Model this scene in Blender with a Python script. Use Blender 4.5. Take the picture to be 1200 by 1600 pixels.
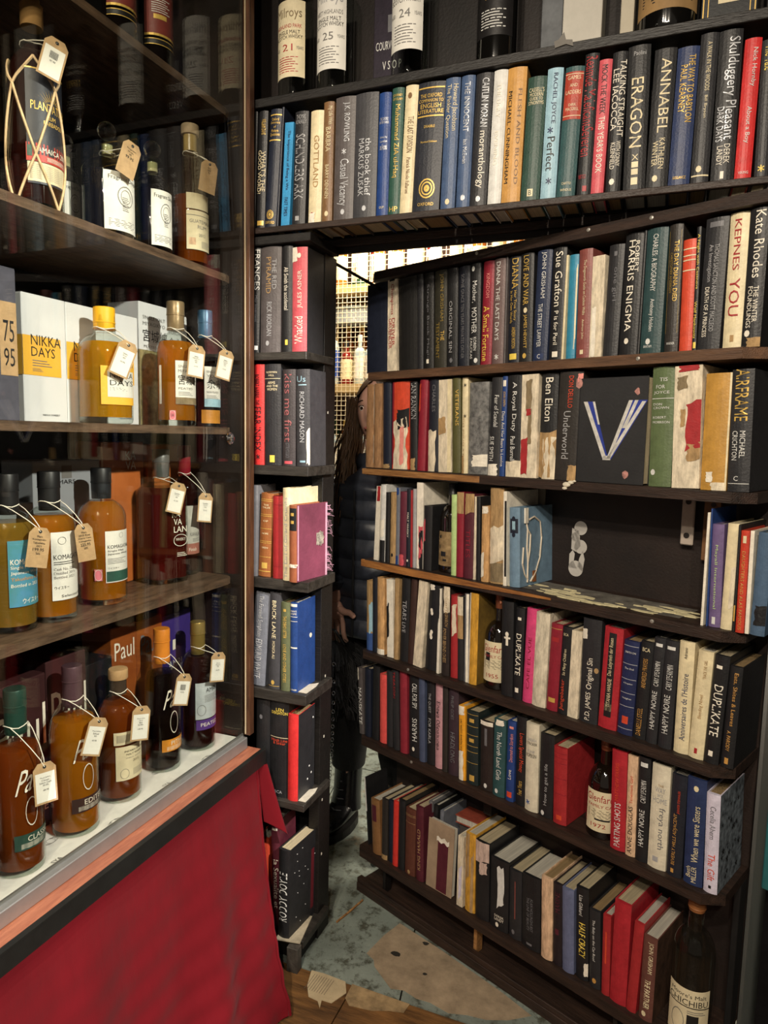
import bpy, bmesh, math, random
from mathutils import Matrix, Vector, Euler
for o in list(bpy.data.objects): bpy.data.objects.remove(o, do_unlink=True)
scene = bpy.context.scene
COL = scene.collection
R = math.radians
CZ = 1.327                       # eye height above the floor
PHI = R(23.04)                   # how far the bookcase door has swung open

# ------------------------------------------------------------------ camera
cam_d = bpy.data.cameras.new('camera'); cam = bpy.data.objects.new('camera', cam_d); COL.objects.link(cam)
cam_d.sensor_fit = 'VERTICAL'; cam_d.sensor_height = 24.0; cam_d.lens = 24.0*1090.0/1600.0
cam_d.clip_start = 0.02
_yaw, _pitch, _roll = R(21.56), R(6.26), R(1.206)
_f = Vector((-math.sin(_yaw)*math.cos(_pitch), math.cos(_yaw)*math.cos(_pitch), -math.sin(_pitch)))
_r0 = Vector((math.cos(_yaw), math.sin(_yaw), 0)); _u0 = _r0.cross(_f)
_r = _r0*math.cos(_roll)+_u0*math.sin(_roll); _u = _u0*math.cos(_roll)-_r0*math.sin(_roll)
cam.matrix_world = Matrix(((_r.x,_u.x,-_f.x,0),(_r.y,_u.y,-_f.y,0),(_r.z,_u.z,-_f.z,CZ),(0,0,0,1)))
scene.camera = cam

# ------------------------------------------------------------------ world, lamps, exposure
w = bpy.data.worlds.new('world'); scene.world = w; w.use_nodes = True
w.node_tree.nodes['Background'].inputs[0].default_value = (1.0, 0.86, 0.70, 1)
w.node_tree.nodes['Background'].inputs[1].default_value = 0.13
def lamp(name, kind, loc, power, color=(1, .87, .70), size=.1, target=None, sizey=None, spot=None, blend=.6):
    d = bpy.data.lights.new(name, kind); d.energy = power; d.color = color
    if kind == 'AREA':
        d.shape = 'RECTANGLE' if sizey else 'SQUARE'; d.size = size
        if sizey: d.size_y = sizey
    else: d.shadow_soft_size = size
    if kind == 'SPOT': d.spot_size = R(spot); d.spot_blend = blend
    o = bpy.data.objects.new(name, d); COL.objects.link(o); o.location = loc
    if target is not None:
        o.rotation_euler = (Vector(target)-Vector(loc)).to_track_quat('-Z', 'Y').to_euler()
    return o
lamp('ceiling_spot', 'SPOT', (-.20, -.80, 2.50), 105, size=.03, target=(-.55, 1.6, .80), spot=80)
lamp('ceiling_spot', 'SPOT', (.30, -.95, 2.50), 74, size=.03, target=(-.4, 1.6, .7), spot=80)
lamp('ceiling_spot', 'SPOT', (-.45, -.45, 2.50), 60, size=.03, target=(-.85, 1.3, .6), spot=90)
lamp('ceiling_spot', 'SPOT', (.05, -1.45, 2.50), 80, size=.03, target=(-.7, 1.3, .5), spot=80)
lamp('ceiling_spot', 'SPOT', (1.25, .45, 2.45), 500, size=.03, target=(-1.0, .88, 1.0), spot=40, blend=.35, color=(1, .94, .86))
lamp('shelf_strip_light', 'AREA', (-1.0, 3.62, 2.66), 95, size=2.6, sizey=.1, target=(-1.0, 3.95, 1.6), color=(1, .88, .68))
lamp('back_room_light', 'AREA', (-1.3, 3.15, 2.7), 55, size=.3, target=(-1.2, 3.6, 1.0), color=(1, .9, .75))
lamp('lintel_fill_light', 'POINT', (-.15, 2.50, .95), 48, size=.12)  # added fill hidden behind the door, brightens the underside of the lintel books
lamp('back_room_light', 'AREA', (-1.0, 2.5, 2.7), 8, size=.3, target=(-1.0, 2.4, 0), color=(1, .9, .75))
vs = scene.view_settings; vs.view_transform = 'Standard'; vs.look = 'None'; vs.gamma = 1; vs.use_curve_mapping = False
vs.exposure = 0.0

# ------------------------------------------------------------------ materials
def lin(h):
    h = h.lstrip('#'); c = [int(h[i:i+2], 16)/255 for i in (0, 2, 4)]
    return tuple((v/12.92 if v <= .04045 else ((v+.055)/1.055)**2.4) for v in c)+(1,)
_M = {}
def mat(name, hexc, rough=.6, var=.12, scale=40, bump=.15, bscale=180, metal=0, spec=.4, sheen=0, second=None, stretch=(1,1,1), coat=0):
    if name in _M: return _M[name]
    m = bpy.data.materials.new(name); m.use_nodes = True; n = m.node_tree.nodes; l = m.node_tree.links
    b = n['Principled BSDF']; c = lin(hexc)
    b.inputs['Roughness'].default_value = rough; b.inputs['Metallic'].default_value = metal
    b.inputs['Specular IOR Level'].default_value = spec; b.inputs['Sheen Weight'].default_value = sheen
    b.inputs['Coat Weight'].default_value = coat
    b.inputs['Base Color'].default_value = c
    if var or bump:
        tc = n.new('ShaderNodeTexCoord'); mp = n.new('ShaderNodeMapping'); mp.inputs['Scale'].default_value = stretch
        l.new(tc.outputs['Object'], mp.inputs['Vector'])
    if var:
        t = n.new('ShaderNodeTexNoise'); t.inputs['Scale'].default_value = scale; t.inputs['Detail'].default_value = 5; t.inputs['Roughness'].default_value = .65
        l.new(mp.outputs[0], t.inputs['Vector'])
        r = n.new('ShaderNodeValToRGB'); r.color_ramp.elements[0].position = .3; r.color_ramp.elements[1].position = .7
        a = lin(second) if second else tuple(v*(1-var*1.6) for v in c[:3])+(1,)
        bb = c if second else tuple(min(1, v*(1+var)+.002) for v in c[:3])+(1,)
        r.color_ramp.elements[0].color = a; r.color_ramp.elements[1].color = bb
        l.new(t.outputs[0], r.inputs[0]); l.new(r.outputs[0], b.inputs['Base Color'])
    if bump:
        t2 = n.new('ShaderNodeTexNoise'); t2.inputs['Scale'].default_value = bscale; t2.inputs['Detail'].default_value = 3
        l.new(mp.outputs[0], t2.inputs['Vector'])
        bp = n.new('ShaderNodeBump'); bp.inputs['Strength'].default_value = bump; bp.inputs['Distance'].default_value = .002
        l.new(t2.outputs[0], bp.inputs['Height']); l.new(bp.outputs[0], b.inputs['Normal'])
    _M[name] = m; return m
def glassy(name, tint, diffuse=None, dmix=0.0, ior=1.45, rough=.02, trans=1.0):
    """thin clear or tinted glass: see-through tint + Fresnel reflection (+ light scattered by the spirit inside)"""
    if name in _M: return _M[name]
    m = bpy.data.materials.new(name); m.use_nodes = True; n = m.node_tree.nodes; l = m.node_tree.links
    n.remove(n['Principled BSDF']); out = n['Material Output']
    tr = n.new('ShaderNodeBsdfTransparent'); tr.inputs[0].default_value = lin(tint)
    gl = n.new('ShaderNodeBsdfGlossy'); gl.inputs['Roughness'].default_value = rough
    lw = n.new('ShaderNodeLayerWeight'); lw.inputs[0].default_value = .5        # Schlick reflectance, the same from both sides
    pw = n.new('ShaderNodeMath'); pw.operation = 'POWER'; pw.inputs[1].default_value = 5
    fr = n.new('ShaderNodeMath'); fr.operation = 'MULTIPLY_ADD'; f0 = ((ior-1)/(ior+1))**2; fr.inputs[1].default_value = 1-f0; fr.inputs[2].default_value = f0
    l.new(lw.outputs['Facing'], pw.inputs[0]); l.new(pw.outputs[0], fr.inputs[0])
    mx = n.new('ShaderNodeMixShader'); base = tr
    if dmix:
        df = n.new('ShaderNodeBsdfTranslucent'); df.inputs[0].default_value = lin(diffuse)
        d2 = n.new('ShaderNodeBsdfDiffuse'); d2.inputs[0].default_value = lin(diffuse)
        m0 = n.new('ShaderNodeMixShader'); m0.inputs[0].default_value = .6
        l.new(df.outputs[0], m0.inputs[1]); l.new(d2.outputs[0], m0.inputs[2])
        m1 = n.new('ShaderNodeMixShader'); m1.inputs[0].default_value = dmix
        l.new(tr.outputs[0], m1.inputs[1]); l.new(m0.outputs[0], m1.inputs[2]); base = m1
    l.new(fr.outputs[0], mx.inputs[0]); l.new(base.outputs[0], mx.inputs[1]); l.new(gl.outputs[0], mx.inputs[2])
    l.new(mx.outputs[0], out.inputs['Surface']); _M[name] = m; return m

PAL = dict(k='1d1d1f', k2='28282b', k3='1e212b', k4='191817', k5='2e2a27', n2='1a2030', nb='26345a', nb2='26304a', nb3='20284e', nv='1a2850',
 bb='20407e', bb2='26407e', bl='3a5690', bc='8e562c', bc2='9a5a3c', bc3='86603c', bg='6f8ba2', bg2='4a627c', bk='2a2321', bkr='241c20',
 bn='824640', bn2='3e2a24', bn3='664038', br='7c5c3c', ch='3c3c40', cp='d4cab4', cr='e0d2ac', cw='d8d0ba', cy='3592c8', dr='8a1f30', dr2='8c2836',
 gd='d8b35c', gl='d8d8d4', gn='2c5246', gn2='28463c', gn3='2e5052', gn4='2a4446', gnk='1e2a2a', gy='6c6c70', gy2='a2a2a4', gy3='6e727c',
 lb='98bccc', lv='d0cadc', mb='5c3428', mg='524c4c', mg2='3a3436', mp='c09098', mr='54202c', mr2='642838', mv='6a5654', mv2='9a5a5c', mv3='3a2c34',
 og='d04a30', og2='5e6448', og3='c23c28', ogd='8c7638', ol='54522e', ol2='302e24', ol3='847458', ol4='5a6a46', pe='dcb896',
 pg='b4d08c', pk='d24478', pk2='e28e84', pt='8a8a88', pu='6e5c86', rb='a83a28', rd='a42a2e', rd2='aa2630', re='cc3030', re2='d23830', rs='cc5660', rs2='dc5450',
 si='c4c6ca', sl='44597c', sl2='46506a', sl3='646c8c', tb='2f84a4', tc='c89c68', tn='ac8c60', tn2='9a7450', tp='c8b0a4', tw='dccfb6', wh='ebe4d4', ye='cf9a34', ye2='eda62e', yl='e8cc56')
PAL['or'] = 'c4924c'; PAL['or2'] = 'b88a3c'; PAL['am'] = 'e8a030'
def pm(k):
    if k == 'pt': return mat('cover_'+k, PAL[k], .5, .9, 60, .3, 90, second='3a3a3c')
    if k in ('tn','tn2','tc','tw','cp','ol3','tp','pe','ye'): return mat('worn_board_'+k, PAL[k], .8, .28, 55, .8, 160, second=None, stretch=(1.6,1,.5))
    if k in ('gd','si'): return mat('foil_'+k, PAL[k], .4, .1, 60, 0, metal=.25)
    return mat('cover_'+k, PAL[k], .48, .14, 45, .25, 260, spec=.45)
PAGES = mat('page_edges', 'd8c8a4', .85, .22, 8, .9, 500, stretch=(60, 1, 1))
PAGES2 = mat('page_edges_white', 'dfdacb', .85, .18, 8, .9, 500, stretch=(60, 1, 1))
PAGES3 = mat('page_edges_brown', 'b09468', .85, .22, 8, .9, 500, stretch=(60, 1, 1))
BLACKWOOD = mat('black_painted_wood', '1c1917', .5, .35, 14, .5, 60, stretch=(1, 6, 6), second='0e0c0b')
DARKWOOD = mat('dark_stained_wood', '3a2a22', .5, .5, 9, .6, 60, stretch=(1, 9, 9), second='1a1310')
MIDWOOD = mat('brown_shelf_edge', '6a4c36', .55, .5, 9, .6, 60, stretch=(1, 9, 9), second='38281e')
TANWOOD = mat('bare_pine_edge', 'b48450', .6, .5, 10, .6, 80, stretch=(1, 9, 9), second='6e4826')
SHELFTOP = mat('scuffed_cabinet_shelf', '6e5846', .45, .5, 14, .4, 70, stretch=(6, 1, 6), second='34281f')
REDWOOD = mat('red_brown_ledge', 'a0664c', .45, .3, 12, .3, 70, stretch=(8, 1, 8), second='7a4636')
METAL = mat('aluminium_rail', 'a8a8a6', .38, .05, 30, .05, metal=.75)
CHROME = mat('chrome', 'd8d8d8', .12, 0, bump=0, metal=1)
CAVITY = mat('black_backing', '0d0c0c', .7, .3, 10, .2, 60)

# ------------------------------------------------------------------ mesh builder
class MB:
    def __init__(s): s.v = []; s.f = []; s.m = []
    def add(s, vs, fs, mi=0):
        o = len(s.v); s.v += [tuple(p) for p in vs]; s.f += [tuple(i+o for i in f) for f in fs]; s.m += [mi]*len(fs)
    def box(s, x0, x1, y0, y1, z0, z1, mi=0, M=None, bev=0):
        if bev:
            b = bev; P = []
            for z, i in ((z0, b), (z0+b, 0), (z1-b, 0), (z1, b)):
                P += [(x0+i, y0+b, z), (x0+i+b*(i == 0), y0+i, z), (x1-i-b*(i == 0), y0+i, z), (x1-i, y0+b, z), (x1-i, y1-b, z), (x1-i-b*(i == 0), y1-i, z), (x0+i+b*(i == 0), y1-i, z), (x0+i, y1-b, z)]
            F = [tuple(range(7, -1, -1)), tuple(range(24, 32))]
            for r in range(3):
                for k in range(8): F.append((r*8+k, r*8+(k+1) % 8, r*8+8+(k+1) % 8, r*8+8+k))
        else:
            P = [(x0,y0,z0),(x1,y0,z0),(x1,y1,z0),(x0,y1,z0),(x0,y0,z1),(x1,y0,z1),(x1,y1,z1),(x0,y1,z1)]
            F = [(3,2,1,0),(4,5,6,7),(0,1,5,4),(1,2,6,5),(2,3,7,6),(3,0,4,7)]
        if M: P = [tuple(M @ Vector(p)) for p in P]
        s.add(P, F, mi)
    def prism(s, pts, z0, z1, mi=0, M=None):
        n = len(pts); P = [(x, y, z0) for x, y in pts]+[(x, y, z1) for x, y in pts]
        F = [tuple(range(n-1, -1, -1)), tuple(range(n, 2*n))]+[(i, (i+1) % n, n+(i+1) % n, n+i) for i in range(n)]
        if M: P = [tuple(M @ Vector(p)) for p in P]
        s.add(P, F, mi)
    def grid(s, fn, nu, nv, mi=0, closeu=False):
        P = [fn(i/nu, j/nv) for j in range(nv+1) for i in range(nu+(0 if closeu else 1))]
        w_ = nu if closeu else nu+1; F = []
        for j in range(nv):
            for i in range(nu):
                a = j*w_+i; b = j*w_+(i+1) % w_; F.append((a, b, b+w_, a+w_))
        s.add(P, F, mi)
    def lathe(s, prof, n=28, mi=0, cx=0, cy=0, power=2.0, sy=1.0, cap=True):
        P = []; F = []
        for r, z in prof:
            for k in range(n):
                a = 2*math.pi*k/n; c, q = math.cos(a), math.sin(a)
                e = 1.0
                if power != 2.0: e = 1/((abs(c)**power+abs(q)**power)**(1/power))
                P.append((cx+r*c*e, cy+r*q*e*sy, z))
        m_ = len(prof)
        for j in range(m_-1):
            for k in range(n):
                a = j*n+k; b = j*n+(k+1) % n; F.append((a, b, b+n, a+n))
        if cap: F.append(tuple(range(n-1, -1, -1))); F.append(tuple((m_-1)*n+k for k in range(n)))
        s.add(P, F, mi)
    def tube(s, path, rad, n=6, mi=0, sq=1.0):
        path = [Vector(p) for p in path]; P = []; F = []
        N_ = len(path)
        for i, p in enumerate(path):
            d = (path[min(i+1, N_-1)]-path[max(i-1, 0)]).normalized()
            ref = Vector((0, 0, 1)) if abs(d.z) < .9 else Vector((1, 0, 0))
            a = d.cross(ref).normalized(); b = a.cross(d)
            r = rad(i/(N_-1)) if callable(rad) else rad
            for k in range(n):
                t = 2*math.pi*k/n; P.append(p+a*(r*math.cos(t))+b*(r*sq*math.sin(t)))
        for i in range(N_-1):
            for k in range(n): F.append((i*n+k, i*n+(k+1) % n, (i+1)*n+(k+1) % n, (i+1)*n+k))
        F.append(tuple(range(n-1, -1, -1))); F.append(tuple((N_-1)*n+k for k in range(n)))
        s.add(P, F, mi)
    def mesh(s, name, mats, smooth=False):
        me = bpy.data.meshes.new(name); me.from_pydata([tuple(p) for p in s.v], [], s.f)
        for m_ in mats: me.materials.append(m_)
        for p, i in zip(me.polygons, s.m): p.material_index = i; p.use_smooth = smooth
        if smooth:
            try: me.set_sharp_from_angle(angle=R(42))
            except Exception: pass
        me.update(); return me
    def build(s, name, mats, parent=None, smooth=False, label=None, kind=None, M=None):
        if not s.v: return None
        if not isinstance(mats, (list, tuple)): mats = [mats]
        o = bpy.data.objects.new(name, s.mesh(name, mats, smooth)); COL.objects.link(o)
        if parent: o.parent = parent
        if M is not None: o.matrix_local = M
        if label: o['label'] = label
        if kind: o['kind'] = kind
        return o
def thing(name, label, cat, M=None, group=None):
    o = bpy.data.objects.new(name, None); COL.objects.link(o); o.empty_display_size = .02
    if M is not None: o.matrix_world = M
    o['label'] = label; o['category'] = cat
    if group: o['group'] = group
    return o
def tag(o, label, cat, group=None, kind=None):
    o['label'] = label; o['category'] = cat
    if group: o['group'] = group
    if kind: o['kind'] = kind
    return o
def T(x, y, z): return Matrix.Translation((x, y, z))
def RZ(a): return Matrix.Rotation(a, 4, 'Z')
def RY(a): return Matrix.Rotation(a, 4, 'Y')
def RX(a): return Matrix.Rotation(a, 4, 'X')
DOOR = RZ(-PHI)                  # door frame: x runs along the shelves, y goes into the bookcase

# lettering: outline of a string, normalised to the unit square
_TX = {}
_fc = bpy.data.curves.new('lettering_source', 'FONT'); _fc.resolution_u = 2
_fo = bpy.data.objects.new('lettering_source', _fc)
def glyphs(s_, bold=0.0, res=2):
    key = (s_, bold)
    if key not in _TX:
        _fc.body = s_; _fc.offset = bold; _fc.resolution_u = res
        me = bpy.data.meshes.new_from_object(_fo)
        V = [(v.co.x, v.co.y) for v in me.vertices]; F = [tuple(p.vertices) for p in me.polygons]
        bpy.data.meshes.remove(me)
        if not V: V = [(0, 0), (1, 1), (1, 0)]; F = [(0, 1, 2)]
        x0 = min(v[0] for v in V); x1 = max(v[0] for v in V); y0 = min(v[1] for v in V); y1 = max(v[1] for v in V)
        V = [((x-x0)/max(x1-x0, 1e-6), (y-y0)/max(y1-y0, 1e-6)) for x, y in V]
        _TX[key] = (V, F)
    return _TX[key]
def write(mb, s_, fn, mi=0, bold=.0):
    V, F = glyphs(s_, bold); mb.add([fn(u, v) for u, v in V], F, mi)

rnd = random.Random(5)
# ------------------------------------------------------------------ books
def book_parts(root, w_, h, d, colkey, extra, pages=PAGES, rounded=True, right=None):
    bulge = min(.16*w_, .0045) if rounded else .0004
    nseg = 6; t = min(.0022, w_*.18)
    def sy(x): return bulge*(2*x/w_)**2                       # spine curve, x in -w/2..w/2
    c = MB()
    pts = [(-w_/2+w_*i/nseg, sy(-w_/2+w_*i/nseg)) for i in range(nseg+1)]
    out = pts+[(w_/2, d)]+[(w_/2-t, d)]+[(w_/2-t, .009)]+[(-w_/2+t, .009)]+[(-w_/2+t, d)]+[(-w_/2, d)]
    # outer cover as U-shaped prism built from quads (concave cap split into three)
    n = len(out); P = [(x, y, 0) for x, y in out]+[(x, y, h) for x, y in out]
    F = [(i, (i+1) % n, n+(i+1) % n, n+i) for i in range(n)]
    a = nseg+1
    for zo, rev in ((0, True), (n, False)):
        caps = [tuple(range(0, nseg+1))+(a+2, a+3), (nseg, a, a+1, a+2), (0, a+3, a+4, a+5)]
        for q in caps:
            q = tuple(i+zo for i in q); F.append(q[::-1] if rev else q)
    c.add(P, F)
    co = c.build('cover', [pm(colkey)]+([] if right is None else [right]), root)
    if right is not None:
        co.data.polygons[nseg].material_index = 1
    pg = MB(); pg.box(-w_/2+t, w_/2-t, .0092, d-.004, .003, h-.0035); pg.build('pages', pages, root)
    keys = []; lt = MB(); tr = MB(); tkeys = []
    def ki(L, k):
        if k not in L: L.append(k)
        return L.index(k)
    def on(x, t_, off=.0007): X = -w_/2+x*w_; return (X, sy(X)-off, h*(1-t_))
    for it in (extra.split(';') if extra else []):
        f = it.split('~'); k = f[-1]
        if f[0] == '@band':
            t0, t1 = map(float, f[1].split(',')); t1 = max(t1, t0+.004)
            lt.grid(lambda u, v: on(.02+.96*u, t0+(t1-t0)*v), 6, 1, ki(keys, k))
        elif f[0] == '@rect':
            x0, x1 = map(float, f[1].split(',')); t0, t1 = map(float, f[2].split(','))
            lt.grid(lambda u, v: on(x0+(x1-x0)*u, t0+(t1-t0)*v, .0005), 5, 1, ki(keys, k))
        elif f[0] in ('@disc', '@cross', '@seal'):
            x, t_ = float(f[1]), float(f[2]); r = min(.24*w_, .006); m_ = ki(keys, k)
            if f[0] == '@disc':
                P = [on(x+r*math.cos(q*.785)*.8/w_, t_+r*math.sin(q*.785)/h) for q in range(8)]; lt.add(P, [tuple(range(8))], m_)
            elif f[0] == '@seal':
                r = .3*w_
                for R0, R1 in ((1, .85), (.7, .55), (.35, 0.05)):
                    P = [on(x+r*q_*math.cos(q*math.pi/8)/w_, t_+r*q_*1.15*math.sin(q*math.pi/8)/h) for q_ in (R0, R1) for q in range(16)]
                    lt.add(P, [(q, (q+1) % 16, 16+(q+1) % 16, 16+q) for q in range(16)], m_)
                for q in range(8):
                    a_ = q*math.pi/4; lt.add([on(x+r*.45*math.cos(a_+e)/w_, t_+r*.6*math.sin(a_+e)/h) for e in (-.2, .2, 0)]+[], [(0, 1, 2)], m_)
            else:
                for a_ in (.6, -.6, 1.5):
                    dx, dz = math.cos(a_)*r, math.sin(a_)*r; nx, nz = -dz*.16, dx*.16
                    lt.add([on(x+(sx*dx+tx*nx)/w_, t_+(sx*dz+tx*nz)/h) for sx, tx in ((-1, -1), (1, -1), (1, 1), (-1, 1))], [(0, 1, 2, 3)], m_)
        elif f[0] == '@tear':
            x0, x1 = map(float, f[1].split(',')); t0, t1 = map(float, f[2].split(','))
            n_ = 7; m_ = ki(tkeys, k); js = (x1-x0)*.22; jt = (t1-t0)*.10
            def jag(e): return (rnd.random()-.3)*e
            L = [(x0+(0 if x0 < .02 else max(0, jag(js))), t0+(t1-t0)*i/n_) for i in range(n_+1)]
            Rr = [(x1-(0 if x1 > .98 else max(0, jag(js))), t0+(t1-t0)*i/n_) for i in range(n_+1)]
            if t0 > .02: L[0] = (L[0][0], t0+jt*rnd.random()*1.5)
            if t1 < .98: Rr[-1] = (Rr[-1][0], t1-jt*rnd.random()*2)
            P = []
            for i in range(n_+1):
                for q in range(4):
                    u = q/3; jj = (jt*(rnd.random()-.5) if (i in (0, n_) and 0 < q < 3) else 0)
                    if (i == 0 and t0 < .02) or (i == n_ and t1 > .98): jj = 0
                    P.append(on(L[i][0]*(1-u)+Rr[i][0]*u, L[i][1]*(1-u)+Rr[i][1]*u+jj, .0008+.0004*rnd.random()))
            tr.add(P, [(i*4+q, i*4+q+1, i*4+q+5, i*4+q+4) for i in range(n_) for q in range(3)], 0); tr.build('torn_patch', pm(k), root); tr = MB()
        else:
            x0, x1 = map(float, f[2].split(',')); t0, t1 = map(float, f[3].split(','))
            if f[1] == 'd': fn = lambda u, v: on(x0+v*(x1-x0), t0+u*(t1-t0), .0010)
            elif f[1] == 'u': fn = lambda u, v: on(x1-v*(x1-x0), t1-u*(t1-t0), .0010)
            else: fn = lambda u, v: on(x0+u*(x1-x0), t1-v*(t1-t0), .0010)
            write(lt, f[0], fn, ki(keys, k))
    lt.build('lettering', [pm(k) for k in keys], root)
    return co

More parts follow.
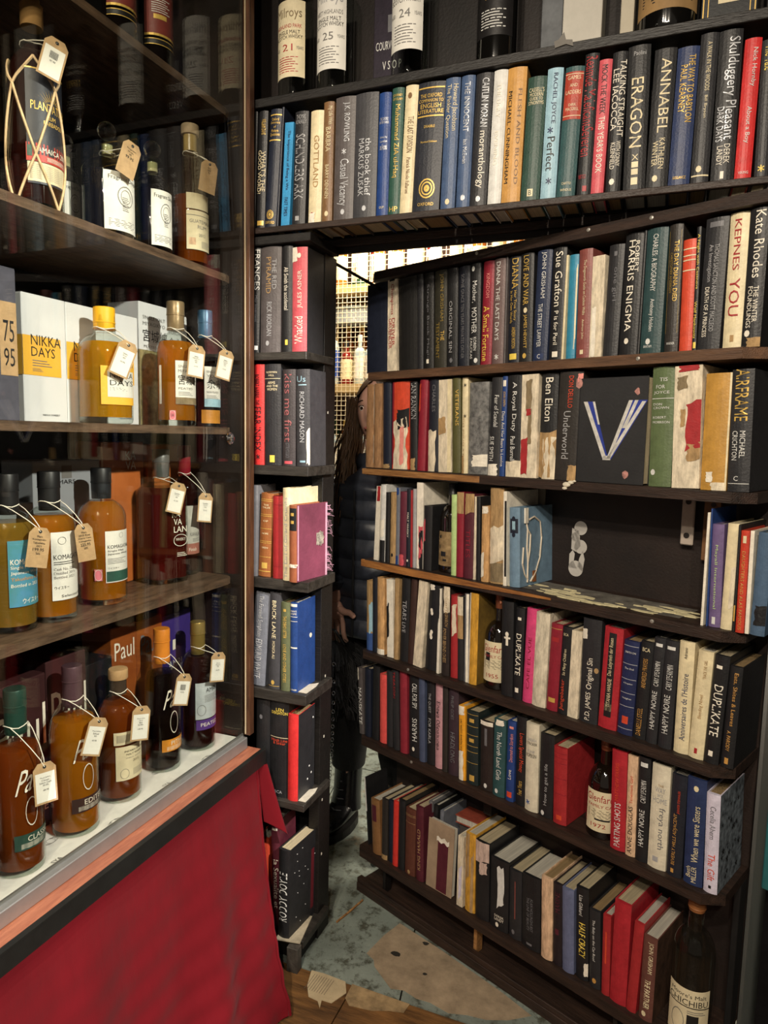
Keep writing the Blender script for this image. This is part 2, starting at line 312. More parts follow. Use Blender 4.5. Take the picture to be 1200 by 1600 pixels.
ZR = dict(R0=.466, P1=.186, P2=-.076, P3=-.347, P4=-.623, P5=-.90, P6=-1.2565, D1=.167, D2=-.088, D3=-.342, D4=-.602, D5=-.855, D6=-1.19)
HMAX = dict(R0=.257, P1=.240, P2=.236, P3=.243, P4=.248, P5=.248, P6=.30, D1=.235, D2=.230, D3=.229, D4=.233, D5=.228, D6=.26)
ROWN = dict(R0='lintel row', P1='pillar top shelf', P2='pillar second shelf', P3='pillar third shelf', P4='pillar fourth shelf', P5='pillar fifth shelf', P6='pillar bottom',
            D1="door's top row", D2="door's second row", D3="door's third row", D4="door's fourth row", D5="door's fifth row", D6="door's bottom row")
BOOKS = """R0|-0.9137|0.01|0.2637|0.0255|k|black book at cabinet end|
R0|-0.9031|0.0224|0.2646|0.0372|k|black book with bold cream title|WHAT'S THE~d~.5,.95~.34,.68~cr;GOOD WORD?~d~.05,.5~.33,.7~cr;WILLIAM DAVIS~d~.4,.85~.07,.2~gd;@rect~.2,.9~.93,.97~gd
R0|-0.8801|0.0294|0.2634|0.067|n2|navy dictionary with gold emblem|@band~.045,.055~gd;@band~.255,.265~gd;Oxford~h~.2,.8~.075,.1~gd;Dictionary~h~.1,.9~.105,.13~gd;of~h~.4,.6~.14,.16~gd;Modern~h~.2,.8~.17,.195~gd;Quotations~h~.1,.9~.2,.23~gd;@seal~.5~.89~gd;OXFORD~h~.1,.9~.945,.97~gd
R0|-0.8479|0.0053|0.259|0.0587|n2|thin dark navy cover|
R0|-0.8359|0.0215|0.2225|0.046|cy|slim bright blue paperback|The Importance of Being a Wit~d~.3,.7~.08,.65~nv;FAST TIMES~d~.3,.7~.72,.9~nv
R0|-0.8095|0.0326|0.2419|0.0328|k2|charcoal book with grey title|THOMAS~h~.15,.85~.03,.07~gy2;KENEALLY~h~.1,.9~.075,.11~gy2;SCHINDLERS ARK~d~.15,.85~.2,.77~gy2;@rect~.3,.6~.92,.96~gy2
R0|-0.7672|0.0311|0.2376|0.0232|cr|cream book in torn jacket|GOTTLAND~d~.35,.75~.22,.68~tn;@tear~.05,.6~.9,1.0~wh;@rect~.25,.4~.9,.935~rd
R0|-0.7329|0.0244|0.2515|0.0124|br|brown book with cream title|My Life With~d~.45,.9~.04,.19~cr;BARBRA~d~.3,.75~.21,.41~cr;BARRY DENNEN~d~.3,.65~.52,.8~cr;@disc~.5~.93~cr
R0|-0.7054|0.0471|0.2603|0.0152|mg|grey book with silver lettering|J.K. ROWLING~d~.4,.75~.05,.36~si;@cross~.5~.44~si;Casual Vacancy~d~.2,.75~.5,.88~si;@disc~.5~.93~si
R0|-0.6567|0.0524|0.2624|0.0111|ch|thick charcoal book with lowercase title|the book thief~d~.5,.75~.36,.82~si;MARKUS ZUSAK~d~.2,.45~.36,.82~si;@disc~.5~.92~si
R0|-0.6037|0.0267|0.2517|0.0138|bb|small royal blue book|THE OXFORD~h~.15,.85~.2,.225~si;ENTERTAINER~h~.1,.9~.23,.25~si;Edited by~h~.2,.8~.35,.37~si;London~h~.2,.8~.38,.4~si;and Antonia~h~.2,.8~.41,.46~si;OUP~h~.3,.7~.915,.935~cr
R0|-0.5763|0.0264|0.2586|0.0216|gn|green book with gold title|JOURNEY~h~.1,.9~.05,.075~gd;OF ISLAM~h~.1,.9~.08,.1~gd;Muhammad ZIA ul-Haq~d~.25,.75~.13,.7~gd;HP~h~.15,.85~.93,.97~gd
R0|-0.5493|0.0277|0.2591|0.0356|cr|cream book with fine dark title|@disc~.4~.08~br;THE LAST DIVISION~d~.35,.8~.24,.52~br;Patrick Nicolo Fallaroni~d~.4,.7~.56,.84~br
R0|-0.5201|0.0579|0.2643|0.0322|k3|wide black reference book with gold bands|@band~.04,.05~gd;@band~.255,.265~gd;THE OXFORD~h~.1,.9~.09,.12~gd;COMPANION TO~h~.05,.95~.13,.155~gd;ENGLISH~h~.12,.88~.165,.2~gd;LITERATURE~h~.03,.97~.21,.24~gd;DRABBLE~h~.3,.7~.33,.35~gd;Revised Edition~h~.2,.8~.45,.465~gd;@seal~.52~.82~gd;OXFORD~h~.2,.8~.93,.955~gd
R0|-0.4585|0.0304|0.2617|0.0203|sl|slate blue book with double title|Howard Jacobson~d~.5,.9~.05,.4~cr;The Finkler Question~d~.1,.45~.05,.45~cr;@disc~.5~.94~cr
R0|-0.4253|0.0281|0.2598|0.0182|sl|slate blue book with silver title|THE INNOCENT~d~.3,.7~.05,.42~si;Ian McEwan~d~.35,.65~.48,.66~si;@disc~.5~.92~si
R0|-0.3966|0.0343|0.261|0.0253|k2|charcoal book with typewriter title|CAITLIN MORAN~d~.4,.8~.04,.4~si;moranthology~d~.3,.8~.43,.86~wh;@disc~.5~.94~si
R0|-0.3597|0.0274|0.2587|0.0222|gl|pale grey book with faded title|THE UGLY~d~.3,.6~.1,.35~wh;EVENING~d~.3,.55~.45,.7~wh
R0|-0.331|0.0372|0.2553|0.0202|or|mustard orange book with spaced title|MICHAEL CUNNINGHAM~d~.1,.3~.17,.85~k;FLESH AND BLOOD~d~.62,.82~.16,.86~br
R0|-0.2924|0.0365|0.2325|0.0275|gn2|dark green reference book|CASSELL'S~h~.1,.9~.09,.125~cr;MODERN~h~.15,.85~.13,.16~cr;GUIDE TO~h~.15,.85~.165,.19~cr;SYNONYMS~h~.1,.9~.195,.225~cr;@rect~.35,.65~.9,.96~cr;B~h~.42,.58~.91,.95~gn2
R0|-0.2534|0.0296|0.2416|0.0209|lb|pale blue book with handwritten title|RACHEL JOYCE~d~.35,.7~.04,.42~nv;Perfect~d~.25,.75~.52,.78~k;@cross~.4~.47~nv;@cross~.5~.86~nv
R0|-0.2226|0.0349|0.2396|0.0332|gn3|teal green book with red label|@rect~.02,.98~.04,.4~rb;@band~.055,.06~cr;GAMES~h~.15,.85~.07,.1~cr;AND~h~.3,.7~.13,.155~cr;LADDERS~h~.1,.9~.18,.21~cr;DIRK~h~.3,.7~.28,.3~cr;MACGRILL~h~.15,.85~.31,.335~cr;@band~.37,.375~cr;CHATTO~h~.25,.75~.88,.9~cr;WINDUS~h~.2,.8~.93,.95~cr
R0|-0.1835|0.0256|0.2598|0.0182|k|black book with scrawled red lettering|Reamde MaleficantSeveren~d~.1,.9~.02,.72~rd;VERTIGO~h~.05,.6~.85,.88~rd;@rect~.4,.7~.93,.97~rd
R0|-0.1573|0.0231|0.2416|0.02|rs|rose red paperback|MOCK THE WEEK~d~.25,.7~.04,.4~k;THIS YEAR'S BOOK~d~.25,.75~.42,.84~wh
R0|-0.1305|0.0266|0.2517|0.0068|k|black book with stacked white title|TALKING STRAIGHT~d~.55,.95~.06,.6~wh;LEE IACOCCA~d~.1,.5~.12,.55~wh;WITH SONNY~d~.55,.85~.63,.81~wh;KLEINFIELD~d~.2,.5~.64,.83~wh;@disc~.4~.92~wh
R0|-0.0985|0.0387|0.2601|-0.0121|k|thick black book with ornate cream title|Paolini~h~.25,.8~.04,.07~gy2;ERAGON~d~.2,.75~.22,.7~cr;X~h~.35,.65~.75,.79~cr;@rect~.35,.65~.8,.84~cr;@rect~.35,.65~.85,.89~cr;@rect~.35,.65~.91,.96~cr
R0|-0.0587|0.0376|0.2432|0.0141|k|black book with large cream capitals|ANNABEL~d~.35,.8~.07,.6~cr;KATHLEEN~d~.5,.75~.64,.86~cr;WINTER~d~.2,.45~.66,.84~cr;@disc~.4~.93~cr
R0|-0.0199|0.0364|0.2398|0.0154|nb|navy blue book with yellow title|THE WAY TO BABYLON~d~.55,.85~.06,.54~gd;PAUL KEARNEY~d~.2,.5~.13,.47~gd;GOLLANCZ~h~.2,.8~.93,.95~gd
R0|0.0184|0.0296|0.258|0.0099|k2|black book with small cream title|A WALK IN THE WOODS~d~.4,.65~.06,.38~cr;Bill Bryson~d~.4,.6~.41,.56~cr;@disc~.4~.9~cr;@band~.94,.95~cr
R0|0.0516|0.0377|0.2579|-0.0016|k|thick black book with silver gothic title|Skulduggery Pleasant~d~.3,.9~.05,.72~si;DARK DAYS~d~.1,.4~.5,.73~si;DEREK~d~.5,.75~.75,.88~wh;LANDY~d~.2,.45~.76,.89~wh;@rect~.4,.55~.93,.98~wh
R0|0.0904|0.0268|0.2364|0.0097|re|red book with white author name|Nick Hornby~d~.45,.8~.07,.34~gl;About a Boy~d~.35,.7~.48,.74~gl;VIKING~h~.2,.8~.94,.96~gl
R0|0.1226|0.0243|0.2304|-0.0112|k2|black book with yellow script|The Tale~d~.2,.9~.04,.22~yl;@cross~.4~.93~yl
R0|0.1479|0.0276|0.225|-0.0027|nv|dark blue book past the frame|
P1|-0.9207|0.0252|0.2487|0.0237|k|black book with faded grey capitals|FRANCES~d~.5,.95~.02,.4~gl;May Inverness~d~.5,.8~.45,.7~gy;@rect~.6,.9~.93,.97~gl
P1|-0.8916|0.0534|0.2398|0.0101|mg|grey paperback with sunken title|THE RED~d~.6,.8~.12,.4~gy2;PYRAMID~d~.3,.55~.1,.44~tn;RICK RIORDAN~d~.35,.6~.52,.84~gy2;@disc~.4~.91~gy2
P1|-0.834|0.0279|0.2385|-0.0053|k|black paperback with small white title|Ali Smith the accidental~d~.25,.65~.2,.6~wh;@rect~.35,.6~.88,.93~yl
P1|-0.8055|0.0378|0.2318|-0.0002|rs|worn rose red paperback|JULES ASNER~u~.4,.75~.22,.58~wh;Whacked~u~.2,.75~.66,.92~wh;@disc~.5~.08~wh;@tear~.0,.4~.0,.14~wh
P2|-0.9101|0.0304|0.2395|-0.0004|re|bright red book with black title|ROBERT HARRIS~d~.2,.6~.1,.33~k;THE~d~.3,.6~.35,.4~k;FEAR INDEX~d~.2,.75~.42,.86~k;@cross~.5~.92~k
P2|-0.8768|0.0438|0.2419|-0.0096|k2|black book with gold emblem foot|NORMAN~h~.15,.8~.07,.09~cr;HILL~h~.3,.65~.1,.12~cr;@band~.14,.143~cr;ARMS~h~.25,.7~.17,.195~cr;AND THE~h~.15,.85~.205,.225~cr;WOMEN~h~.2,.8~.235,.26~cr;@rect~.35,.65~.9,.97~yl
P2|-0.8313|0.0342|0.2235|-0.0055|mg2|dark book with faded pink title|kiss me first~d~.2,.75~.05,.75~mv2;LOTTIE MOGGACH~d~.3,.6~.76,.92~gy;@rect~.2,.8~.95,.98~rs
P2|-0.7937|0.0353|0.223|-0.0154|ch|charcoal paperback with white frayed edge|Us~h~.1,.75~.07,.13~lb;@rect~.2,.8~.155,.165~lb;RICHARD MASON~d~.3,.65~.23,.75~si;@rect~.3,.7~.94,.96~lb;@tear~.78,1.0~.6,.98~wh
P3|-0.9209|0.0218|0.2215|0.0165|gy|grey book half behind brown one|
P3|-0.8973|0.0338|0.2031|0.0412|bc|brown leather book with gilt bands|@band~.07,.075~gd;@band~.09,.095~gd;@band~.25,.255~gd;@band~.27,.275~gd;@band~.42,.425~gd;@band~.57,.575~gd;@band~.59,.595~gd;@band~.76,.765~gd;@band~.93,.94~gd;THE~h~.3,.7~.13,.15~cr;TALES~h~.2,.8~.16,.18~cr;OF~h~.3,.7~.32,.34~cr;HOPE~h~.25,.75~.47,.49~cr;GREEN~h~.25,.75~.64,.66~cr;@rect~.3,.75~.83,.9~gd
P3|-0.8542|0.0297|0.1983|-0.0026|rd|plain red cloth book|@band~.1,.105~dr;@band~.85,.855~dr
P3|-0.821|0.0221|0.2198|-0.0061|cr|tall cream book in torn jacket|The Earl of Girard Crumbs~u~.3,.7~.1,.97~gy2
P3|-0.798|0.0219|0.1817|-0.0075|bc2|frayed purple book with brown spine|@rect~.05,.98~.04,.33~k;@rect~.3,.7~.1,.14~gd;@rect~.3,.7~.2,.24~gd;@tear~.0,1.0~.77,.81~wh
P4|-0.921|0.0417|0.2348|0.0704|gy3|grey book with vertical white title|The Farewell Symphony~d~.25,.65~.03,.48~si;EDMUND WHITE~d~.25,.7~.5,.92~si
P4|-0.8655|0.0308|0.2402|0.015|ch|dark grey book with cream capitals|BRICK LANE~d~.3,.65~.08,.47~cr;MONICA ALI~d~.35,.6~.5,.68~cr;@disc~.45~.93~gd;@band~.965,.97~gd
P4|-0.8307|0.0254|0.2191|-0.0003|og2|faded olive book|THE DEAD LETTER~d~.3,.65~.15,.4~gd;LOVE AND OTHER CITIES~d~.3,.65~.47,.9~gd;@rect~.3,.6~.07,.1~gd
P4|-0.8033|0.0192|0.2206|-0.0071|bb|blue cloth book with white bands|@rect~.05,.95~.01,.04~wh;MAN'S~h~.1,.9~.08,.1~wh;HOPE~h~.1,.9~.11,.13~wh;@band~.15,.155~wh;@band~.2,.205~wh;@rect~.05,.95~.49,.505~wh;1948~h~.1,.9~.96,.98~wh
P5|-0.9023|0.0384|0.2441|0.0067|k|black book with outlined capitals low down|DIANA~u~.1,.75~.68,.97~gy;@disc~.9~.87~wh;@disc~.4~.18~gy
P5|-0.8626|0.0516|0.2488|0.004|k|black book with gold block title|LEN~h~.35,.75~.075,.105~yl;DEIGHTON~h~.1,.95~.11,.14~yl;@band~.375,.38~cr;Hook Line~h~.1,.95~.39,.42~og;& Sinker~h~.2,.85~.42,.45~og;BCA~h~.3,.7~.93,.96~si
P5|-0.8099|0.0281|0.2201|0.0016|re|bright red slim book with black cover|
P6|-0.8981|0.0341|0.2376|-0.0011|og|orange red book behind the curtain|
P6|-0.8527|0.0242|0.2881|-0.023|mr|maroon book with white script|la Sexualite et~d~.3,.85~.35,.8~wh;@rect~.2,.8~.06,.08~wh
P6|-0.8266|0.0332|0.2354|0.0101|k|large black book titled upwards in grey|RODDY DOYLE~u~.15,.85~.25,.8~gl
D1|-1.3981|0.0832|0.2483|-0.0159|n2|wide navy black book at left end|
D1|-1.3126|0.0334|0.2417|-0.0203|tw|cream book with red lettering|@tear~.2,.8~.0,.02~k;Champions~d~.3,.7~.05,.38~rd;GRUENDER~d~.15,.5~.42,.75~rd;DRIVER~d~.5,.8~.42,.72~rd
D1|-1.2736|0.0652|0.2405|-0.0413|k4|wide black unlettered book|
D1|-1.2077|0.0192|0.2371|-0.035|k2|narrow charcoal book|THATCH~d~.3,.7~.1,.3~ch
D1|-1.1864|0.0318|0.2356|-0.036|k4|black book with white foot label|Strange Book Magic~d~.4,.65~.12,.9~gy;@rect~.35,.6~.9,.945~wh
D1|-1.1525|0.0385|0.235|-0.0289|ol2|dark olive book with gold title|JOHN GRISHAM~d~.5,.8~.04,.52~ogd;THE~d~.6,.85~.62,.72~gd;TESTAMENT~d~.2,.5~.53,.9~ogd
D1|-1.1129|0.0333|0.2384|-0.0312|k|black book with silver title|ORIGINAL SIN~d~.3,.6~.33,.85~gy2;@disc~.5~.93~gy
D1|-1.0776|0.0326|0.242|-0.0332|k3|dark navy book with small type|SOPHIE GRACE TEN YEARS PRIVATES ORDER~d~.3,.6~.08,.92~gy
D1|-1.0444|0.0314|0.2426|-0.0273|k|black book with white mixed lettering|Mother,~d~.3,.75~.17,.38~gl;MOTHER~d~.3,.75~.43,.68~gl;KOREN~d~.5,.75~.72,.85~gl;ZAILCKAS~d~.15,.4~.72,.93~gl;@disc~.4~.05~gl;@disc~.7~.95~gl
D1|-1.0123|0.0302|0.2393|0.0015|dr|dark red book with yellow script|KINGDOM~d~.4,.7~.12,.35~pk2;A Small Fortune~d~.2,.75~.43,.96~yl
D1|-0.979|0.0314|0.2416|-0.0091|mv|mauve grey book with silver capitals|DIANA THE LAST DAYS~d~.3,.65~.03,.77~gl;@cross~.5~.93~gl
D1|-0.9458|0.0049|0.2377|-0.0112|mg|thin brown grey book|
D1|-0.9367|0.0305|0.2414|-0.0265|k3|black book with gold serif title|DIANA~d~.35,.85~.02,.3~gd;Her True Story~d~.5,.75~.32,.6~gd;In Her Own Words~d~.2,.45~.32,.62~gd;ANDREW MORTON~d~.4,.7~.66,.86~gd;@rect~.2,.8~.91,.965~yl
D1|-0.9045|0.0333|0.2397|-0.0217|k|black book with gold capitals and dot|LOVE AND WAR~d~.3,.7~.02,.47~gd;@disc~.5~.52~cr;JAMES HEWITT~d~.35,.65~.56,.87~gd;@disc~.5~.94~gd
D1|-0.8695|0.0359|0.2365|0.0119|nb2|navy book with silver capitals|JOHN GRISHAM~d~.35,.7~.02,.43~gl;THE STREET LAWYER~d~.3,.6~.48,.87~gl;@rect~.2,.8~.93,.98~nb;C~h~.4,.6~.935,.975~gl
D1|-0.8297|0.0328|0.2363|-0.0021|k|black book with bold white author|Sue Grafton~d~.3,.8~.04,.52~wh;P is for Peril~d~.35,.65~.56,.86~wh;@rect~.3,.7~.92,.97~wh
D1|-0.7964|0.0047|0.2145|0.0085|cr|thin cream pages edge|
D1|-0.7879|0.0208|0.2138|-0.0061|tb|turquoise blue book with cream edge|@tear~.85,1.0~.1,.9~cr
D1|-0.7643|0.0301|0.2206|-0.0164|bn|reddish brown book with small title|The Dogsworth Guide on Cuckoo Walks~d~.4,.65~.1,.6~cr;Andrew John~d~.4,.6~.64,.82~cr;@rect~.35,.6~.92,.96~cr
D1|-0.7328|0.027|0.2024|-0.0087|tw|cream spineless torn book|@tear~.1,.5~.5,.98~wh
D1|-0.7044|0.0317|0.218|0.0166|k2|black book with ghosted title|one girl~d~.4,.75~.2,.5~gy;@rect~.4,.6~.06,.1~gy
D1|-0.6699|0.0382|0.2355|0.0069|k|black book with white slab title|ROBERT~d~.6,.8~.07,.32~wh;HARRIS ENIGMA~d~.25,.6~.06,.8~wh;@disc~.4~.88~wh
D1|-0.6311|0.0049|0.2344|0.0082|k|thin black book|
D1|-0.6249|0.0405|0.2368|0.0067|gn4|dark green book with cream serif title|CHARLES: A BIOGRAPHY~d~.35,.6~.05,.5~gl;Anthony Holden~d~.35,.6~.56,.82~gl;@disc~.4~.9~gl;BANTAM~h~.2,.6~.93,.95~gl
D1|-0.577|0.0252|0.2358|-0.0139|k5|dark brown book with gold frame lines|@rect~.05,.08~.05,.85~ogd;@rect~.9,.93~.05,.85~ogd;THE DAY DIANA DIED~d~.5,.8~.13,.6~gd;CHRISTOPHER ANDERSEN~d~.2,.4~.22,.53~ogd;WARNER~h~.2,.8~.92,.94~gl
D1|-0.55|0.0252|0.2036|-0.0202|og|orange red cloth book|@band~.08,.09~cr;@band~.14,.15~cr;@band~.18,.19~cr;@band~.27,.28~cr
D1|-0.5239|0.0074|0.2217|-0.0213|k|narrow black book with yellow script|A Night with Casanova~d~.2,.9~.06,.5~yl;Wolf Mankowitz~d~.2,.8~.6,.9~yl;@rect~.3,.9~.93,.98~yl
D1|-0.5159|0.0392|0.2319|0.0097|k2|wide black book with two line title|DEATH OF A PRINCESS~d~.2,.4~.52,.9~wh;An Investigation~d~.2,.45~.2,.48~gy2;THOMAS SANCTON AND SCOTT MACLEOD~d~.5,.7~.2,.86~gy2;@rect~.2,.8~.03,.07~gy
D1|-0.4723|0.032|0.2401|-0.0069|cr|cream book with red YOU|KEPNES~d~.3,.65~.05,.42~rd;YOU~d~.2,.75~.48,.76~rd;@rect~.4,.6~.9,.95~tn
D1|-0.4397|0.0309|0.236|-0.0014|k|black book with rounded white capitals|Kate Rhodes~d~.35,.85~.02,.5~wh;THE WINTER~d~.5,.75~.56,.82~wh;FOUNDLINGS~d~.2,.45~.56,.86~wh;@disc~.3~.9~wh;@tear~.3,1.0~.93,1.0~tn
D2|-1.3966|0.0313|0.2246|0.002|tn2|tan spineless book at left end|
D2|-1.362|0.0293|0.2253|-0.0102|tn2|tan spineless book with pale edge|@tear~.0,.12~.0,.5~wh;@tear~.0,.1~.6,.95~wh
D2|-1.3279|0.0301|0.2293|-0.0289|n2|navy black book with torn foot|@tear~.0,.9~.95,1.0~tn
D2|-1.2954|0.0612|0.2278|-0.0164|og|ripped red book showing pages|@rect~.0,.12~.0,.95~dr;@tear~.3,1.0~.3,.55~k;@tear~.1,.95~.4,1.0~tw;@tear~.5,.75~.5,.95~pk2;@tear~.3,.6~.35,.47~k
D2|-1.2289|0.0254|0.2258|-0.0369|k|black book with silver initials|IAN RANKIN~d~.3,.9~.02,.42~gy2;@tear~.1,.8~.86,1.0~tn
D2|-1.2013|0.0268|0.2336|0.0117|dr|crimson book with peeled corner|@tear~.0,.3~.05,.35~og
D2|-1.1669|0.0345|0.2326|-0.0182|k3|navy book torn white below|CHARLES~d~.4,.7~.06,.35~gy;@tear~.0,.8~.55,1.0~tw
D2|-1.1282|0.0405|0.2264|-0.0292|tw|tan stripped book with cream edge|@tear~.0,.6~.4,.6~tn;@rect~.7,.98~.0,1.0~cr
D2|-1.0845|0.0254|0.2341|-0.0404|ol|olive green cloth book|VETERANS~d~.5,.85~.12,.5~gd
D2|-1.0572|0.0173|0.2357|-0.0335|cr|cream book with bare trees|Le Grand Duc~u~.2,.5~.4,.8~tn;@cross~.6~.08~k;@cross~.6~.4~k;@tear~.0,.5~.8,1.0~tn
D2|-1.0393|0.0566|0.2167|-0.016|pt|grey quilted pattern book|@tear~.2,1.0~.78,.92~wh
D2|-0.9808|0.0321|0.2259|0.011|k2|charcoal book with white script|Fear of Scandal~d~.4,.75~.18,.5~gl;SUE SMITH~d~.1,.5~.6,.85~gl;@tear~.0,.9~.88,1.0~wh
D2|-0.9455|0.0131|0.2274|-0.0003|bb|narrow royal blue book with white capitals|Diana And Her Bears In London~d~.2,.8~.35,.9~wh;@rect~.2,.8~.04,.1~wh;JOHN SMITH~d~.2,.8~.15,.3~gd
D2|-0.9279|0.0395|0.2283|-0.0173|k|black book with cream serif title|A Royal Duty~d~.35,.7~.07,.55~gl;Paul Burrell~d~.35,.65~.6,.84~gl;@tear~.0,1.0~.84,1.0~tw
D2|-0.8867|0.0431|0.2279|-0.0203|tw|peeling white book with red patch|@tear~.25,.65~.05,.35~ol3;@tear~.4,.65~.33,.7~ol3;@tear~.3,.6~.33,.4~rd;@tear~.02,.45~.6,.97~rd
D2|-0.843|0.0412|0.2285|-0.0095|k|black book with bold white name|Ben Elton~d~.3,.75~.04,.45~wh;@tear~.0,1.0~.53,.98~tn;@tear~.25,1.0~.6,1.0~tw
D2|-0.8012|0.055|0.2304|0.0134|k5|black book with orange author name|DON DELILLO~d~.45,.65~.04,.33~og;Underworld~d~.3,.6~.36,.8~gy2;@tear~.6,1.0~.85,1.0~tn;@tear~.8,1.0~.02,.1~pk2
D2|-0.592|0.0438|0.2341|-0.0204|ol4|green cloth book with stamped title|TIS~h~.35,.7~.09,.12~gl;FOR~h~.2,.6~.15,.18~gl;JOYCE~h~.1,.8~.2,.23~gl;@band~.26,.265~gl;DON~h~.1,.5~.3,.32~gl;CROWN~h~.1,.8~.33,.35~gl;ROBERT~h~.1,.7~.41,.43~gl;MORRISON~h~.1,.85~.45,.47~gl;@disc~.2~.88~gl
D2|-0.5441|0.0507|0.2401|-0.0357|tw|thick cream torn book with red strips|@tear~.15,.9~.0,.05~rd;@tear~.1,.5~.08,.2~ol3;@tear~.45,1.0~.28,.7~rd;@tear~.25,.45~.35,.5~tn;@tear~.5,1.0~.62,.78~tn
D2|-0.4927|0.0451|0.2124|-0.0141|or2|mustard suede book with torn foot|@tear~.2,.5~.84,.93~wh;@tear~.4,1.0~.93,1.0~tw;@tear~.93,1.0~.0,1.0~cr
D2|-0.4446|0.0367|0.2172|-0.0259|k2|black book with large gold foil title|AIRFRAME~d~.2,.8~.0,.42~gd;MICHAEL~d~.5,.75~.5,.72~gl;CRICHTON~d~.15,.4~.5,.74~gl;C~h~.3,.5~.87,.91~gl;@band~.93,.935~gl
D3|-1.3543|0.0169|0.2041|0.0361|wh|thin white torn book|@tear~.2,.9~.0,.2~rd
D3|-1.331|0.0197|0.2099|0.0083|gl|grey book with white patch|@tear~.1,.9~.43,.7~wh;@rect~.0,1.0~.72,1.0~k
D3|-1.3076|0.0148|0.1905|-0.0084|k|slim black book at left|
D3|-1.2922|0.0207|0.1919|-0.0053|tn|tan cardboard backed book|@disc~.5~.88~k
D3|-1.2703|0.0133|0.2053|-0.0084|gy3|blue grey frayed book|@tear~.1,.8~.0,.1~bb;@tear~.1,.8~.88,1.0~bb
D3|-1.2564|0.0248|0.1961|-0.0082|mr2|plum red book with rubbed foot|@tear~.0,.8~.85,1.0~rs
D3|-1.2305|0.014|0.2046|-0.0108|k3|dark purple book with white capitals|MALT WHISKY~d~.3,.7~.3,.62~wh;@disc~.5~.92~wh
D3|-1.2135|0.005|0.2023|-0.0227|rd|very thin red book|
D3|-1.2079|0.0109|0.2061|-0.0233|gy2|slim grey book|
D3|-1.1947|0.0219|0.2235|-0.0249|wh|white torn paperback|@tear~.3,1.0~.5,.9~rs;@tear~.4,1.0~.55,1.0~k
D3|-1.1721|0.0281|0.1661|-0.0095|k|torn black book beside old bottle|@tear~.0,.35~.2,.6~rs
D3|-1.0789|0.016|0.2007|-0.0301|pg|pale green slim book|
D3|-1.0623|0.0214|0.2082|-0.0218|dr|maroon book with bare top|@rect~.0,1.0~.0,.25~tn
D3|-1.0403|0.0287|0.2068|-0.0136|mr|dark brown book with ragged top|@tear~.1,1.0~.0,.25~tn;TITLES~d~.3,.75~.42,.75~dr
D3|-1.0107|0.007|0.2013|-0.0148|tw|frayed cream strip book|
D3|-0.9993|0.0111|0.2018|-0.0344|k|black slim book|
D3|-0.9862|0.0219|0.1803|-0.0237|tc|short tan cardboard book|@disc~.3~.72~k;@tear~.1,.9~.0,.1~wh;@tear~.0,.5~.6,.95~wh
D3|-0.9612|0.0378|0.2258|-0.0375|tn|tall tan stripped book|@tear~.0,1.0~.38,.8~tw;@rect~.0,1.0~.78,.98~ol3
D3|-0.9216|0.0089|0.2197|-0.0395|wh|thin white and dark book|@rect~.4,1.0~.1,.9~k
D3|-0.9073|0.028|0.1839|-0.0482|bg|slate blue book with tangled cord|@disc~.5~.3~n2;@rect~.12,.88~.14,.32~n2;@disc~.5~.14~n2;@disc~.5~.34~n2;@rect~.35,.65~.17,.28~lb
D3|-0.4733|0.0047|0.2129|-0.0037|wh|white paper edged book on right|
D3|-0.4641|0.0025|0.2204|-0.0221|bb|thin bright blue cover|
D3|-0.4609|0.0206|0.1923|-0.0275|pu|purple book with green lettering|Mayall International~d~.3,.6~.2,.82~pg;@rect~.3,.6~.9,.97~gl
D3|-0.4397|0.0194|0.1964|0.0029|cr|worn cream book|@tear~.6,1.0~.4,.8~tw
D3|-0.4172|0.0039|0.1958|-0.0094|k|thin black book with gold marks|@rect~.2,.8~.75,.9~gd
D3|-0.412|0.014|0.1862|-0.0134|og3|orange red novel|DAUGHTERS AND ALAS FAMOUS~d~.3,.7~.2,.97~or;@rect~.3,.7~.05,.12~cr
D3|-0.3969|0.0064|0.1867|-0.0152|wh|white edged book on right end|
D3|-0.3894|0.0242|0.1858|0.0123|bg2|faded denim blue book|@tear~.2,1.0~.7,.9~k
D4|-1.3782|0.0255|0.1976|-0.0259|tn|tan and blue frayed book|@rect~.0,1.0~.75,1.0~bl;@tear~.5,1.0~.3,.75~lb
D4|-1.3519|0.0196|0.2107|-0.0271|k3|navy black slim book|
D4|-1.3315|0.0272|0.214|-0.0281|tc|tan corrugated spine book|@tear~.0,1.0~.93,1.0~wh
D4|-1.292|0.024|0.2147|-0.0412|wh|white spread pages book|@tear~.0,.4~.3,.8~k
D4|-1.2673|0.0162|0.2213|-0.0095|tn|tan pages strip book|
D4|-1.2505|0.0304|0.2281|0.0094|k|black book with grey ghost title|TEARS~d~.3,.75~.27,.5~gy2;LIVE~d~.3,.7~.53,.65~gy2
D4|-1.2178|0.0208|0.2306|0.0263|bn2|dark brown cloth book|
D4|-1.1948|0.0299|0.231|0.0628|tw|white spineless book|
D4|-1.1592|0.0366|0.2258|0.0404|k|black paint spotted book|@disc~.4~.3~wh;@disc~.45~.33~wh;@disc~.5~.55~wh;@disc~.45~.58~wh;@disc~.5~.61~wh;@tear~.1,.6~.0,.07~wh
D4|-1.1137|0.0077|0.2195|0.0031|wh|thin torn white book|@tear~.0,.6~.0,.4~k
D4|-1.1002|0.0253|0.2291|-0.0209|bk|brown black book with orange title|GARRY KASPAROV~d~.5,.85~.12,.45~tn;POWER BEHIND CHESS~d~.3,.7~.47,.85~tn;@tear~.3,1.0~.0,.3~tw
D4|-1.0724|0.022|0.2098|-0.0302|rd|red book with ripped jacket|@tear~.2,.9~.1,.5~tw
